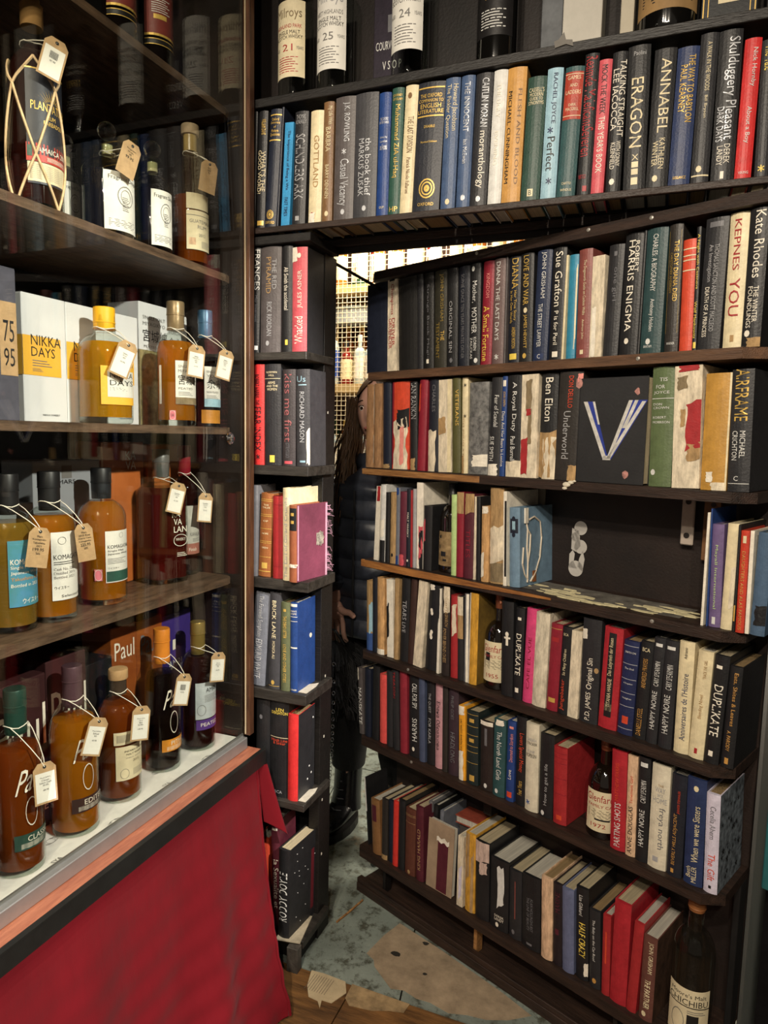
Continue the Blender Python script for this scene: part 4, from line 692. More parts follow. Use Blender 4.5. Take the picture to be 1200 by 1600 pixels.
# ------------------------------------------------------------------ put every book on its shelf
P9 = {}
books = []
for ln in BOOKS.strip().split('\n'):
    f = ln.split('|'); books.append((f[0], float(f[1]), float(f[2]), float(f[3]), float(f[4]), f[5], f[6], f[7] if len(f) > 7 else ''))
def short(look): return ' '.join(look.split(' with ')[0].split(' in ')[0].split(' titled ')[0].split(' beside ')[0].split()[:5])
seen = set()
for i, (row, u, w_, h, lean, ck, look, ex) in enumerate(books):
    h = min(h, HMAX[row]-abs(math.sin(lean))*w_)
    door = row[0] == 'D'
    d = .118+.014*rnd.random() if row == 'R0' else (.086 if row[0] == 'P' else .125+.02*rnd.random())
    yy = 1.438 if not door else 1.332
    rot = 0
    if look.startswith(('tall cream book', 'frayed purple')): rot = R(-9); d = .125; yy = 1.424 if 'cream' in look else 1.412; u += .000
    if look.startswith('large black book titled'): d = .125; yy = 1.415; rot = R(-6)
    if look.startswith('bright red slim'): d = .09
    if look.startswith('blue cloth book'): d = .094
    yy += rnd.choice([0, 0, .002, .004]) if row != 'R0' else rnd.random()*.003
    x = u+w_/2*math.cos(lean); zc = ZR[row]+abs(math.sin(lean))*w_/2+.0003
    Mx = T(x, yy, CZ+zc) @ RZ(rot) @ RY(lean)
    if door: Mx = DOOR @ Mx
    lab = look[0].upper()*0+look
    prev = books[i-1][6] if i and books[i-1][0] == row else None
    nxt = books[i+1][6] if i+1 < len(books) and books[i+1][0] == row else None
    nb = (' right of '+short(prev)) if prev else (' left of '+short(nxt) if nxt else '')
    full = lab+nb+', '+ROWN[row]
    if len(full.split()) > 16: full = lab+', '+ROWN[row]
    if full in seen: print('DUPLABEL', full)
    seen.add(full)
    g = {'R': 'books on the lintel row', 'P': 'books on the narrow pillar shelves', 'D': 'books on the bookcase door, '+ROWN[row].replace("door's ", '')}[row[0]]
    root = thing('book', full, 'book', Mx, g)
    right = None; rounded = ck not in ('tw', 'cy', 'wh')
    pg = PAGES if rnd.random() < .5 else (PAGES2 if rnd.random() < .6 else PAGES3)
    if look.startswith('frayed purple'): right = mat('purple_cloth', '7c3a50', .75, .25, 9, .4)
    if look.startswith(('bright red slim', 'worn rose')): right = pm('k2')
    if look.startswith('pale lilac'): right = mat('star_print', '8a97a2', .5, .8, 70, .2, second='22262c')
    if look.startswith('brown paperback with white'): right = mat('photo_cover', '5a4234', .5, .6, 25, .2, second='2c201a')
    if look.startswith('mustard yellow'): right = mat('mustard_board', '9a7a34', .6, .6, 8, .3, second='54421e')
    if look.startswith(('pale grey', 'cream book in torn', 'blue', 'white')): pg = PAGES2
    co = book_parts(root, w_, h, d, ck, ex, pg, rounded, right)
    P9[look] = (root, w_, h, d)

# frayed threads and label scraps on the purple book
root, w_, h, d = P9['frayed purple book with brown spine']
q = MB()
for k in range(46):
    z = h*rnd.choice([rnd.uniform(.05, .4), rnd.uniform(.55, 1)]); L_ = rnd.uniform(.006, .018)
    p = Vector((w_/2, d-.001, z)); q.tube([p, p+Vector((.3*L_, .6*L_, -.1*L_)), p+Vector((rnd.uniform(.0, .6)*L_, L_, -rnd.uniform(-.2, 1.1)*L_))], .0006, 3)
q.build('frayed_thread', mat('pink_thread', 'c89ab0', .9, .1), root, kind='stuff')
q = MB()
for k in range(30):
    a = k*.21; r = .012*(.5+.5*abs(math.sin(k*2.3)))
    q.tube([(w_/2+.0008, d-.03+r*math.cos(a), h*.52+1.4*r*math.sin(a)), (w_/2+.002, d-.03+1.3*r*math.cos(a+.6), h*.52+1.6*r*math.sin(a+.6))], .0008, 3)
q.box(w_/2, w_/2+.001, d-.045, d-.018, h*.44, h*.6)
q.build('stain', mat('grey_fluff', '9c9488', .9, .4, 80), root)
q = MB(); q.box(w_/2, w_/2+.0008, .006, .010, h*.02, h*.99); q.box(w_/2, w_/2+.0008, d-.008, d-.001, 0, h*.99); q.build('worn_edge', mat('pink_thread', 'c89ab0'), root)
q = MB(); q.box(-w_*.3, w_/2+.001, .0, .006, h*.215, h*.235); q.build('cord', mat('cream_cord', 'ddd0bc', .9), root)
# chips on the covers that face the doorway
root, w_, h, d = P9['blue cloth book with white bands']
q = MB(); q.prism([(.006*math.cos(k), .008*math.sin(k)*rnd.uniform(.6, 1.2)) for k in [j*.785 for j in range(8)]], 0, .001, M=T(w_/2, d*.74, h*.57) @ RY(R(90))); q.build('torn_patch', pm('wh'), root)
root, w_, h, d = P9['large black book titled upwards in grey']
q = MB()
for k in range(14): q.box(w_/2, w_/2+.0006, d*rnd.uniform(.2, .95), d*rnd.uniform(.2, .95)*0+d*.0, 0, 0) if 0 else q.prism([(0, 0), (.003, .001), (.002, .004)], 0, .0008, M=T(w_/2, d*rnd.uniform(.1, .92), h*rnd.uniform(.05, .95)) @ RY(R(90)))
q.box(w_/2, w_/2+.0006, d*.80, d*.90, h*.1, h*.8, 1)
q.build('scratch', [pm('gl'), mat('red_lettering_panel', '5a1620', .5)], root)
root, w_, h, d = P9['bright red slim book with black cover']
q = MB()
for y, z in ((.6, .16), (.82, .2), (.9, .85), (.7, .3)): q.lathe([(.003, 0), (.001, .001)], 8); q.v[-16:] = [(w_/2+z_+.0002, d*y+x, h*z+y_) for x, y_, z_ in q.v[-16:]]
q.build('rivet', pm('gl'), root)
# cord stuck on the slate blue book
root, w_, h, d = P9['slate blue book with tangled cord']
q = MB(); X = w_/2+.002
for pth in ([(.025, .98), (.028, .8), (.033, .72), (.030, .5), (.034, .3), (.032, .05)], [(.04, .84), (.06, .87), (.085, .80), (.092, .6), (.085, .35), (.07, .18), (.055, .10), (.045, .05)], [(.033, .72), (.045, .65), (.042, .45), (.034, .3)], [(.016, .5), (.012, .3), (.02, .16), (.034, .08)]):
    q.tube([(X, y, z*h) for y, z in pth], .0022, 5)
q.build('cord', mat('cream_cord', 'ddd0bc', .9, .2), root, smooth=True)
q = MB(); q.box(X-.001, X+.003, .02, .032, h*.8, h*.99); q.box(X-.001, X+.001, .055, .068, h*.04, h*.18, 1); q.build('torn_patch', [pm('wh'), pm('bc')], root)
# stars on the lilac book
root, w_, h, d = P9['pale lilac book with star pattern']
q = MB()
for k in range(22):
    y, z, r = d*rnd.uniform(.12, .9), h*rnd.uniform(.06, .94), rnd.uniform(.003, .009)
    q.add([(w_/2+.0006, y+(r if j % 2 == 0 else r*.42)*math.sin(j*.628), z+(r if j % 2 == 0 else r*.42)*math.cos(j*.628)) for j in range(10)], [tuple(range(10))])
q.build('star', pm('k'), root)

# big book with a hand-painted V, shown cover out
root = thing('book', 'large black book with hand-painted white V, cover facing out', 'book', DOOR @ T(-.6755, 1.334, CZ-.0877))
q = MB(); q.box(-.0735, .0735, 0, .003, 0, .214, bev=.001); q.box(-.0735, .0735, .028, .031, 0, .214, bev=.001); q.box(-.0745, -.0705, .0, .031, 0, .214, bev=.001); q.build('cover', mat('matt_black_board', '252527', .55, .15, 12, .2), root)
q = MB(); q.box(-.0704, .0705, .0032, .0278, .003, .211); q.build('pages', PAGES, root)
q = MB()
def stroke(x0, z0, x1, z1, a, b, mi): q.add([(x0-a, -.0004-.0002*mi, z0), (x0+a, -.0004-.0002*mi, z0), (x1+b, -.0004-.0002*mi, z1), (x1-b, -.0004-.0002*mi, z1)], [(0, 1, 2, 3)], mi)
def pz(px): return (px[0]-350)/390*.147, .214*(1-(px[1]-110)/610.)
def st(a, b, wa, wb, mi): p = pz(a); r_ = pz(b); stroke(p[0], p[1], r_[0], r_[1], wa, wb, mi)
st((215, 247), (328, 580), .0115, .006, 0); st((195, 247), (325, 580), .0045, .0045, 1); st((244, 247), (280, 380), .0025, .002, 1)
st((505, 243), (345, 580), .0155, .006, 0); st((455, 243), (345, 575), .0040, .0035, 1); st((487, 243), (425, 400), .0035, .004, 1); st((527, 250), (345, 578), .0040, .004, 1); st((335, 560), (335, 585), .0085, .0085, 1)
q.build('lettering', [mat('blue_ink', '2a3a90', .5), mat('white_ink', 'c8c6c0', .6, .2, 60)], root)
q = MB()
for px, r in (((490, 195), .006), ((445, 665), .007), ((150, 135), .010)):
    p = pz(px); q.prism([(r*math.cos(k)*rnd.uniform(.6, 1.2), r*1.3*math.sin(k)*rnd.uniform(.7, 1.1)) for k in [j*.785 for j in range(8)]], 0, .001, M=T(p[0], .0002, p[1]) @ RX(R(90)))
q.build('torn_patch', mat('pink_board', 'b8847c', .8, .4, 80), root)

# bare board and loose book leaning across the bottom row
root = thing('book', 'coverless tan board with dark maroon panel leaning forward, bottom row', 'book', DOOR @ T(-1.088, 1.336, CZ-1.1895) @ RX(R(-3)) @ RY(R(-1)))
q = MB(); q.box(-.044, .043, 0, .003, 0, .186, bev=.001); q.build('cover', mat('tan_board', 'a08a72', .8, .2, 10, .3), root)
q = MB(); q.box(-.008, .026, -.0012, 0, .004, .135); q.build('lettering', pm('mr'), root)
q = MB(); q.box(-.042, .041, .0032, .016, .002, .182); q.build('pages', PAGES2, root)
q = MB(); q.grid(lambda u, v: (-.012+.042*u, -.002-.001*math.sin(9*u), .135+.012*v+.003*math.sin(13*u)), 8, 1); q.build('torn_patch', pm('wh'), root)
root = thing('book', 'rust red book lying slanted behind the tan board, bottom row', 'book', DOOR @ T(-1.03, 1.40, CZ-1.1895+.12) @ RY(R(-4)))
q = MB(); q.box(-.055, .06, 0, .06, .071, .074, bev=.0008); q.box(-.055, .06, 0, .06, .052, .055, bev=.0008); q.build('cover', mat('rust_cloth', '8c4030', .6, .2), root)
q = MB(); q.box(-.052, .057, .002, .058, .0552, .0708); q.build('pages', PAGES2, root)
q = MB(); q.box(-.05, .055, .01, .055, -.1185, .0515, bev=.001); q.build('block', mat('grey_board', '4a4644', .7), root)
for k, (u, wd, hh, m_) in enumerate(((-1.168, .010, .20, 'k'), (-1.152, .012, .212, 'gy'), (-1.137, .014, .205, 'k'), (-1.118, .012, .195, 'gy3'))):
    root = thing('book', ('thin black book', 'slim grey edged book', 'dark book', 'blue grey book')[k]+' pushed back behind the tan board, bottom row', 'book', DOOR @ T(u, 1.365+.004*k, CZ-1.1895), "books on the bookcase door, bottom row")
    book_parts(root, wd, hh, .10, m_, '', PAGES2)
# thin board leaning at the far left of the bottom row
root = thing('board_offcut', 'thin black board leaning left of the brown leather book, bottom row', 'board', DOOR @ T(-1.366, 1.35, CZ-1.189) @ RY(R(-6)))
q = MB(); q.box(-.002, .002, 0, .09, 0, .20, bev=.0005); q.build('board', pm('k'), root)
q = MB(); q.box(-.0022, .0022, -.001, 0, .1, .2); q.build('worn_edge', pm('gl'), root)
# dark silhouette in the pillar bottom: stray leaflet on the shelf
q = MB(); q.box(-.035, .028, 0, .10, 0, .003); o = q.build('leaflet', mat('leaflet_paper', 'b4a890', .8, .3, 20)); o.matrix_world = T(-.788, 1.415, CZ-1.256) @ RZ(R(10)); tag(o, 'creased leaflet lying under the big black book, pillar bottom', 'leaflet')
for zz, w2 in ((-.6225, .03), (-.8995, .025)):
    q = MB(); q.box(-w2, .0, 0, .05, 0, .0015); q.prism([(-w2, .05), (0, .05), (-.005, .075), (-.012, .066)], 0, .0015)
    o = q.build('paper_scrap', mat('leaflet_paper2', 'c8c0b0', .8, .2, 20)); o.matrix_world = T(-.762, 1.445, CZ+zz); tag(o, 'torn white paper scrap on the pillar %s shelf end' % ('fourth' if zz > -.7 else 'fifth'), 'paper scrap')
# torn newspaper on the threshold
q = MB(); PP = [(-.733, 1.43), (-.70, 1.433), (-.64, 1.43), (-.624, 1.40), (-.643, 1.359), (-.668, 1.358), (-.662, 1.335), (-.676, 1.352), (-.702, 1.355), (-.721, 1.385)]
q.prism(PP, .0005, .0022); o = q.build('newspaper_scrap', mat('newsprint', 'c0ae8c', .9, .15, 14)); tag(o, 'torn yellowed newspaper stuck to the floor beside the pillar foot', 'newspaper')
q = MB(); q.prism([(-.622, 1.43), (-.538, 1.429), (-.473, 1.428), (-.478, 1.400), (-.51, 1.392), (-.549, 1.376), (-.603, 1.369), (-.620, 1.385)], .0005, .0020); o2 = q.build('newspaper_scrap', mat('newsprint_faded', '9c8460', .9, .3, 30)); tag(o2, 'faded brown newspaper remnant along the edge of the painted floor', 'newspaper')
q = MB()
for r_ in range(9):
    x = -.722+.0065*r_; q.tube([(x, 1.372, .0026), (x+.003, 1.422, .0026)], .0005, 3)
q.build('lettering', mat('newsprint_ink', '6a6052', .9), o)
# ------------------------------------------------------------------ bottles
def ss(t): t = max(0, min(1, t)); return t*t*(3-2*t)
SOLIDGLASS = bpy.data.materials.new('solid_glass'); SOLIDGLASS.use_nodes = True
_b = SOLIDGLASS.node_tree.nodes['Principled BSDF']; _b.inputs['Transmission Weight'].default_value = 1; _b.inputs['Roughness'].default_value = .02; _b.inputs['IOR'].default_value = 1.45; _b.inputs['Base Color'].default_value = (.95, .97, .95, 1)
GLASS = glassy('clear_bottle_glass', 'eef2ee', ior=1.5)
def spirit(k, tint, dif, dm=.42): return glassy('spirit_'+k, tint, dif, dm, ior=1.2, rough=.05)
SP = dict(amber=spirit('amber', 'e0902c', 'e89420', .45), gold=spirit('gold', 'f0b43a', 'f0b424', .45), copper=spirit('copper', 'b0602a', 'b4581c', .45),
          red=spirit('red', '6a2420', '6a1c16', .5), dark=spirit('dark', '48201a', '3c1712', .6), cola=spirit('cola', '1c0f0c', '150b09', .8), straw=spirit('straw', 'dcb868', 'd8a840', .35))
BLACKGLASS = mat('black_bottle_glass', '0d0c0b', .08, 0, bump=0, spec=.7, coat=.5)
LABELW = mat('white_label', 'dcdad2', .6, .05, 30, .05); LABELC = mat('cream_label', 'd8ccaa', .65, .12, 20, .1)
KRAFT = mat('kraft_tag', 'b0916a', .8, .12, 60, .2); STRING = mat('white_string', 'e4ded0', .9, 0, bump=0)
INK = mat('black_ink', '1c1a1a', .6, 0, bump=0); INKG = mat('grey_ink', '6e6c6a', .6, 0, bump=0)
def prof(r, h, bt, nb, nr, top, fin=None, base=.006):
    """outline: base bevel, straight body to bt*h, shoulder to nb*h, neck radius nr to top*h"""
    P = [(r*.86, 0), (r*.97, base*.4), (r, base*1.3)]
    P += [(r, bt*h*.5), (r, bt*h)]
    for i in range(1, 9):
        t = i/8; a = t*math.pi/2
        P.append((nr+(r-nr)*(math.cos(a)**.9 if i < 8 else 0)*(1-.12*t) , bt*h+(nb-bt)*h*(math.sin(a)*.62+.38*t)))
    P.append((nr, nb*h)); P.append((nr*(.96), top*h))
    return P
def bottle(label, M, r, h, bt, nb, nr, top, liquid, level, cap, labels=(), body=None, power=2.0, sy=1.0, group=None, tagspec=None, cat='bottle', capstyle='screw', base_thick=.012, wall=.0022, name='bottle'):
    root = thing(name, label, cat, M, group)
    P = prof(r, h, bt, nb, nr, top)
    q = MB(); q.lathe(P, 36, power=power, sy=sy); q.build('glass_body', body or GLASS, root, smooth=True)
    if liquid:
        L = []
        for rr, z in P:
            z2 = max(z, base_thick)
            if z2 > level*h: break
            L.append((max(rr-wall, .002), z2))
        L.append((max(L[-1][0]*(.98 if L[-1][1] < bt*h else .93), .003), level*h))
        q = MB(); q.lathe(L, 36, power=power, sy=sy); q.build('liquid', SP[liquid], root, smooth=True)
    zc = top*h
    if cap:
        cr, m_, *k = cap; c0 = k[0] if k else zc-.004
        q = MB()
        if capstyle == 'ball':
            q.lathe([(nr*.9, zc-.012), (nr*.95, zc), (nr*1.45, zc+.002), (nr*1.5, zc+.006), (nr*.8, zc+.010)], 24); q.build('stopper_collar', GLASS, root, smooth=True)
            q = MB(); q.lathe([(max(.0005, cr*math.sin(a)), zc+.008+cr-cr*math.cos(a)) for a in [math.pi*i/14 for i in range(15)]], 28); q.build('ball_stopper', m_, root, smooth=True)
            q = MB(); q.lathe([(nr*.8, zc-.018), (nr*.8, zc-.001)], 20); q.build('cork', mat('cork_cream', 'cbbf90', .8), root)
        elif capstyle == 'cork':
            q.lathe([(cr, h-.020), (cr*1.02, h-.019), (cr*1.02, h-.002), (cr*.97, h)], 28); q.build('stopper', m_, root, smooth=True)
            q = MB(); q.lathe([(nr*1.02, zc-.03), (nr*1.04, zc-.028), (nr*1.04, h-.0205), (nr*.9, h-.0203)], 28); q.build('capsule', k[1] if len(k) > 1 else m_, root, smooth=True)
        else:
            q.lathe([(nr*1.03, c0), (nr*1.05, c0+.001), (cr*.97, c0+.02 if c0+.02 < h else h-.01), (cr*.97, h-.029), (cr*1.03, h-.0285), (cr*1.03, h-.027), (cr, h-.0265), (cr, h-.002), (cr*.95, h)], 30); q.build('cap', m_, root, smooth=True)
    if power == 2.0:
        rad = lambda a: r
    else:
        rad = lambda a: r/((abs(math.cos(a))**power+abs(math.sin(a))**power)**(1/power))
    for lb in labels:
        a0, a1, z0, z1, m_, texts = lb[:6]; lift = .0005
        q = MB(); n_ = 14
        def onl(u, v, off=lift):
            a = R(a0+(a1-a0)*u); rr = rad(a)+off
            return (rr*math.cos(a), rr*math.sin(a)*sy, z0+(z1-z0)*v)
        lo = None
        if m_ is not None:
            q.grid(lambda u, v: onl(u, v), n_, 4); lo = q.build('label', m_, root, smooth=True)
        lt = MB(); ks = []
        for tx in texts:
            s_, u0, u1, v0, v1, k = tx
            km = k if not isinstance(k, str) else (INK if k == 'ink' else (INKG if k == 'inkg' else pm(k)))
            if km not in ks: ks.append(km)
            mi = ks.index(km)
            if s_ == '#': lt.grid(lambda u, v: onl(u0+(u1-u0)*u, v0+(v1-v0)*v, .0009), 8, 1, mi)
            elif s_ == 'o':
                P_ = [onl((u0+u1)/2+(u1-u0)/2*e*math.cos(j*.393), (v0+v1)/2+(v1-v0)/2*e*math.sin(j*.393), .0012) for e in (1, .92) for j in range(16)]
                lt.add(P_, [(j, (j+1) % 16, 16+(j+1) % 16, 16+j) for j in range(16)], mi)
            elif s_ == '=':
                n2 = max(2, int((v1-v0)/.028))
                for j in range(n2):
                    va = v0+(v1-v0)*(j+.2)/n2; lt.grid(lambda u, v: onl(u0+(u1-u0)*u*(1-.25*((j*7) % 3)/2), va+v*(v1-v0)*.35/n2, .0009), 4, 1, mi)
            else: write(lt, s_, lambda u, v: onl(u0+(u1-u0)*u*(.8 if s_ == 'Paul' else 1)+(.16*v if s_ == 'Paul' else 0), v0+(v1-v0)*(v+(.25*u if s_ == 'Paul' else 0)), .0010), mi)
        lt.build('lettering', ks, lo or root, smooth=False)
    if tagspec: price_tag(root, nr, nb*h, *tagspec)
    return root
def price_tag(root, nr, zneck, ang, zt, tilt, lines, kind='sticker', rt=None, W_=.036, H_=.068):
    """kraft tag hanging by a string tied round the neck; faces out along ang"""
    a = R(ang); rt = rt or .048
    M = RZ(R(-12)) @ T(rt+.004, .012+.0004*ang, zt) @ RX(R(tilt)) @ RY(R(-6)); a = R(10)
    q = MB(); P = [(-W_/2, -H_), (W_/2, -H_), (W_/2, -.010), (W_*.28, 0), (-W_*.28, 0), (-W_/2, -.010)]
    q.add([(0, y, z) for y, z in P]+[(.0006, y, z) for y, z in P], [(5, 4, 3, 2, 1, 0), (6, 7, 8, 9, 10, 11)]+[(i, (i+1) % 6, 6+(i+1) % 6, 6+i) for i in range(6)])
    tg = q.build('price_tag', KRAFT, root, M=M)
    q = MB(); n_ = 10
    q.add([(.0012, .0028*math.cos(j*.628), -.007+.0028*math.sin(j*.628)) for j in range(n_)], [tuple(range(n_))], 1)
    if kind == 'sticker':
        q.add([(.0010, -W_*.42, -H_*.95), (.0010, W_*.42, -H_*.95), (.0010, W_*.42, -H_*.24), (.0010, -W_*.42, -H_*.24)], [(0, 1, 2, 3)], 0)
    q.build('sticker', [LABELW, INK], tg)
    q = MB(); z = -H_*.34 if kind == 'sticker' else -H_*.2
    for s_ in lines:
        big = any(c.isdigit() for c in s_) and '.' in s_
        hh = .0050 if (big and kind != 'sticker') else (.0028 if kind == 'sticker' else .0036); ww = min(W_*.8, hh*.62*len(s_))
        if s_ == '|||':
            for j in range(9): q.add([(.0014, -.006+j*.0014, z-.012), (.0014, -.006+j*.0014+.0007, z-.012), (.0014, -.006+j*.0014+.0007, z), (.0014, -.006+j*.0014, z)], [(0, 1, 2, 3)])
            z -= .015; continue
        write(q, s_, lambda u, v: (.0014, -ww/2+ww*u, z-hh+hh*v)); z -= hh*1.45
    q.build('lettering', INK, tg)
    # string from the tag hole up and round the neck, in bottle space
    hole = M @ Vector((.001, 0, -.007)); ex = Vector((math.cos(a), math.sin(a), 0))
    zn = zneck+.008; q = MB(); rr = nr+.002
    for sgn in (-1, 1):
        p1 = Vector((rr*math.cos(a+sgn*1.1), rr*math.sin(a+sgn*1.1), zn)); mid = (hole+p1)/2+ex*.008
        q.tube([hole, hole*.6+mid*.4+ex*.003, mid, p1*.7+mid*.3+ex*.003, p1], .0008, 4)
    q.tube([(rr*math.cos(a+t), rr*math.sin(a+t), zn+.002*math.sin(3*t)) for t in [j*.449 for j in range(15)]], .0009, 4)
    q.build('string', STRING, tg, M=M.inverted())

# ------------------------------------------------------------------ whisky display cabinet
XG = -.905
cab = thing('display_cabinet', 'dark whisky display cabinet with glass front and aluminium rail', 'cabinet', M0)
board(cab, 'back_panel', -1.30, -1.285, .05, 1.41, -1.327, 1.25, CAVITY)
board(cab, 'end_panel', -1.284, -.912, 1.400, 1.412, -1.327, 1.25, mat('cabinet_end', '2a1f1a', .5, .4, 6, .3, second='15100e'))
board(cab, 'end_panel', -1.284, -.912, .05, .062, -1.327, 1.25, CAVITY)
board(cab, 'top_panel', -1.284, -.912, .063, 1.399, 1.22, 1.25, CAVITY)
board(cab, 'corner_post', -.911, -.893, 1.4005, 1.420, -.735, 1.25, mat('brown_corner_post', '5a3a26', .4, .4, 10, .3, 60, stretch=(6, 6, 1), second='2e1c12'))
board(cab, 'floor_panel', -1.284, -.912, .063, 1.399, -.765, -.743, BLACKWOOD)
for nm, z in (('shelf', .349), ('shelf', .011), ('shelf', -.338), ('shelf', .700)):
    q = MB(); pts = [(-1.284, .064), (-.925, .064), (-.925, 1.355), (-.929, 1.372), (-.942, 1.382), (-.96, 1.386), (-1.284, 1.398)]
    q.prism(pts, z-.016, z-.0002); sh = q.build(nm, SHELFTOP, cab)
q = MB(); q.box(-.912, -.898, .05, 1.399, -.766, -.738, bev=.0015); q.box(-.914, -.910, .05, 1.399, -.738, -.731); q.build('metal_rail', METAL, cab)
q = MB(); q.box(-1.284, -.863, .05, 1.41, -.790, -.7665, bev=.001); q.build('ledge', REDWOOD, cab)
q = MB(); q.prism([(-.8625, .02), (-.852, .02), (-.852, 1.409), (-.8625, 1.42)], -.800, -.7665); q.prism([(-.8625, .02), (-.851, .02), (-.851, 1.408), (-.8625, 1.42)], -.7665, -.7625, 0); q.build('ledge_trim', mat('black_trim', '191a19', .35, .1, 20, .1), cab)
q = MB(); q.box(-1.284, -.90, .05, 1.40, -1.326, -.791); q.build('plinth_box', CAVITY, cab)
q = MB(); q.box(-.9075, -.9035, .07, 1.3985, -.7305, 1.249); q.build('glass_pane', glassy('cabinet_pane', 'f6f7f4', ior=1.45, rough=.0), cab)
q = MB(); q.box(-.9036, -.9020, 1.3960, 1.3990, -.73, 1.249); q.build('glass_edge_seal', mat('pale_seal', 'b8a888', .3, 0, bump=0), cab)
lk = thing('cabinet_lock', 'round chrome lock on the cabinet glass', 'lock', M0 @ T(-.9034, 1.335, -.014) @ RY(R(90)))
q = MB(); q.lathe([(.013, 0), (.0135, .002), (.012, .004), (.009, .0035)], 28); q.build('lock_ring', CHROME, lk, smooth=True)
q = MB(); q.lathe([(.0085, .0032), (.008, .007), (.004, .008)], 24); q.box(-.001, .001, -.005, .005, .008, .0084, 1); q.build('lock_barrel', [CHROME, INK], lk, smooth=True)
q = MB(); q.grid(lambda u, v: (-1.26+.343*u, .07+1.325*v, -.7424+.0006*math.sin(37*v+9*u)), 10, 40)
pl = q.build('liner_paper', mat('white_tissue', 'e6e4de', .85, .06, 30, .5, 60), None); pl.matrix_world = M0; tag(pl, 'white printed tissue lining the cabinet floor', 'paper')
q = MB()
for k in range(26):
    x = -.925-.09*(k % 3)/1.5; y = .12+.048*k
    if k % 2: write(q, 'SYA', lambda u, v: (x-.01*v, y+.02*u, -.7415))
    else:
        for j in range(3): q.tube([(x+.008*math.cos(t), y+.016*math.sin(t)*(1-.25*j), -.7412) for t in [i_*.7 for i_ in range(10)]], .0003, 3)
q.build('lettering', INKG, pl)

def LB(x, y, z, rot=0): return T(x, y, CZ+z) @ RZ(R(rot-26))
W = LABELW; Cc = LABELC
KOM = [('o', .42, .58, .86, .96, 'ink'), ('KOMAGATAKE', .06, .94, .66, .73, 'ink'), ('Single Malt', .06, .6, .59, .635, 'ink'), ('Japanese Whisky', .06, .8, .53, .575, 'ink'), ('=', .06, .7, .36, .48, 'inkg')]
capB = mat('black_cap', '18181a', .45, 0, bump=0); capG = pm('gd')
# top shelf
for nm, x, y, r, hh in (('dark red bottle on the uppermost shelf, its cap out of view', -.97, 1.083, .0312, .30), ('dark bottle with brown red gilt label nearest the shelf end', -.97, 1.184, .0335, .32)):
    bottle(nm, LB(x, y, .7002), r, hh, .62, .76, .013, .9, 'cola', .6, (.015, capB), [(-60, 62, .052, .19, mat('maroon_label', '74302a', .5, .1), [('PORT CASK', .2, .7, .55, .62, 'gl'), ('=', .2, .7, .3, .5, 'gl'), ('#', .25, .6, .22, .28, 'gd'), ('#', 0, 1, .0, .03, 'gd')]), (-60, 62, .036, .047, mat('black_label', '171516', .5), [('#', 0, 1, 0, .12, 'gd'), ('#', 0, 1, .88, 1, 'gd')])])
# second shelf
pt = bottle('tall dark rum bottle wrapped in pale raffia with gold sunburst label', LB(-.985, .903, .3492, 8), .041, .345, .60, .74, .0165, .93, 'dark', .76, (.0125, mat('cork', 'a07a48', .8), .33), [
  (-42, 60, .085, .215, mat('navy_label', '232630', .5, .3, 12), [('PLANTATION', .1, .98, .52, .62, 'gd'), ('RUM', .42, .62, .43, .48, 'gd'), ('BARBADOS', .35, .8, .36, .41, 'gd'), ('#', 0, 1, .985, 1, 'gd')]),
  (-44, 62, .074, .102, mat('red_label', 'b0342c', .5), [('JAMAICA 2009', .18, .98, .42, .8, 'wh'), ('=', .4, .98, .1, .34, 'wh'), ('#', .02, .12, .25, .85, 'gn')]),
  (-42, 60, .040, .073, LABELC, [('=', .05, .9, .2, .9, 'inkg'), ('#', 0, 1, 0, .1, 'n2')]),
  (-30, 40, .20, .206, None, [])], capstyle='cork', tagspec=(36, .262, -16, ['|||', '47.95']))
lt = MB()
for k in range(17):
    a = math.pi*(k+.5)/17; rr = .042
    for e in (1,):
        a0 = R(13)+math.cos(a)*.012/rr; a1 = R(13)+math.cos(a)*.030/rr; z0 = .160+.010*math.sin(a); z1 = .160+.026*math.sin(a)
        lt.add([(rr*math.cos(a0-.012), rr*math.sin(a0-.012), z0), (rr*math.cos(a0+.012), rr*math.sin(a0+.012), z0), (rr*math.cos(a1), rr*math.sin(a1), z1)], [(0, 1, 2)])
lt.build('sunburst', pm('gd'), pt)
q = MB()
def raf(f0, f1, z0, z1, n_=14, ph=0):
    q.tube([(.0435*math.cos(f0+(f1-f0)*i/n_)*(1 if z0+(z1-z0)*i/n_ < .2 else 1-.9*(z0+(z1-z0)*i/n_-.2)/.1*.6), .0435*math.sin(f0+(f1-f0)*i/n_)*(1 if z0+(z1-z0)*i/n_ < .2 else 1-.9*(z0+(z1-z0)*i/n_-.2)/.1*.6), z0+(z1-z0)*i/n_) for i in range(n_+1)], .0022, 5)
for k in range(4):
    a = k*math.pi/2-1.2
    raf(a, a+math.pi/4*1.0, .005, .085); raf(a+math.pi/2, a+math.pi/4, .005, .085)
    raf(a+math.pi/4, a, .085, .19); raf(a+math.pi/4, a+math.pi/2, .085, .19)
    raf(a, a+math.pi/4, .19, .235, 8); raf(a, a-math.pi/4, .19, .235, 8)
q.build('raffia_net', mat('raffia', 'd2b48c', .8, .2, 60), pt, smooth=True)
q = MB(); q.lathe([(.0175, .245), (.0175, .275), (.0178, .262)], 20, cap=False)
bottle('plain dark bottle standing behind the raffia rum bottle', LB(-1.07, .86, .3492), .036, .31, .62, .76, .014, .9, 'cola', .7, (.015, capB))
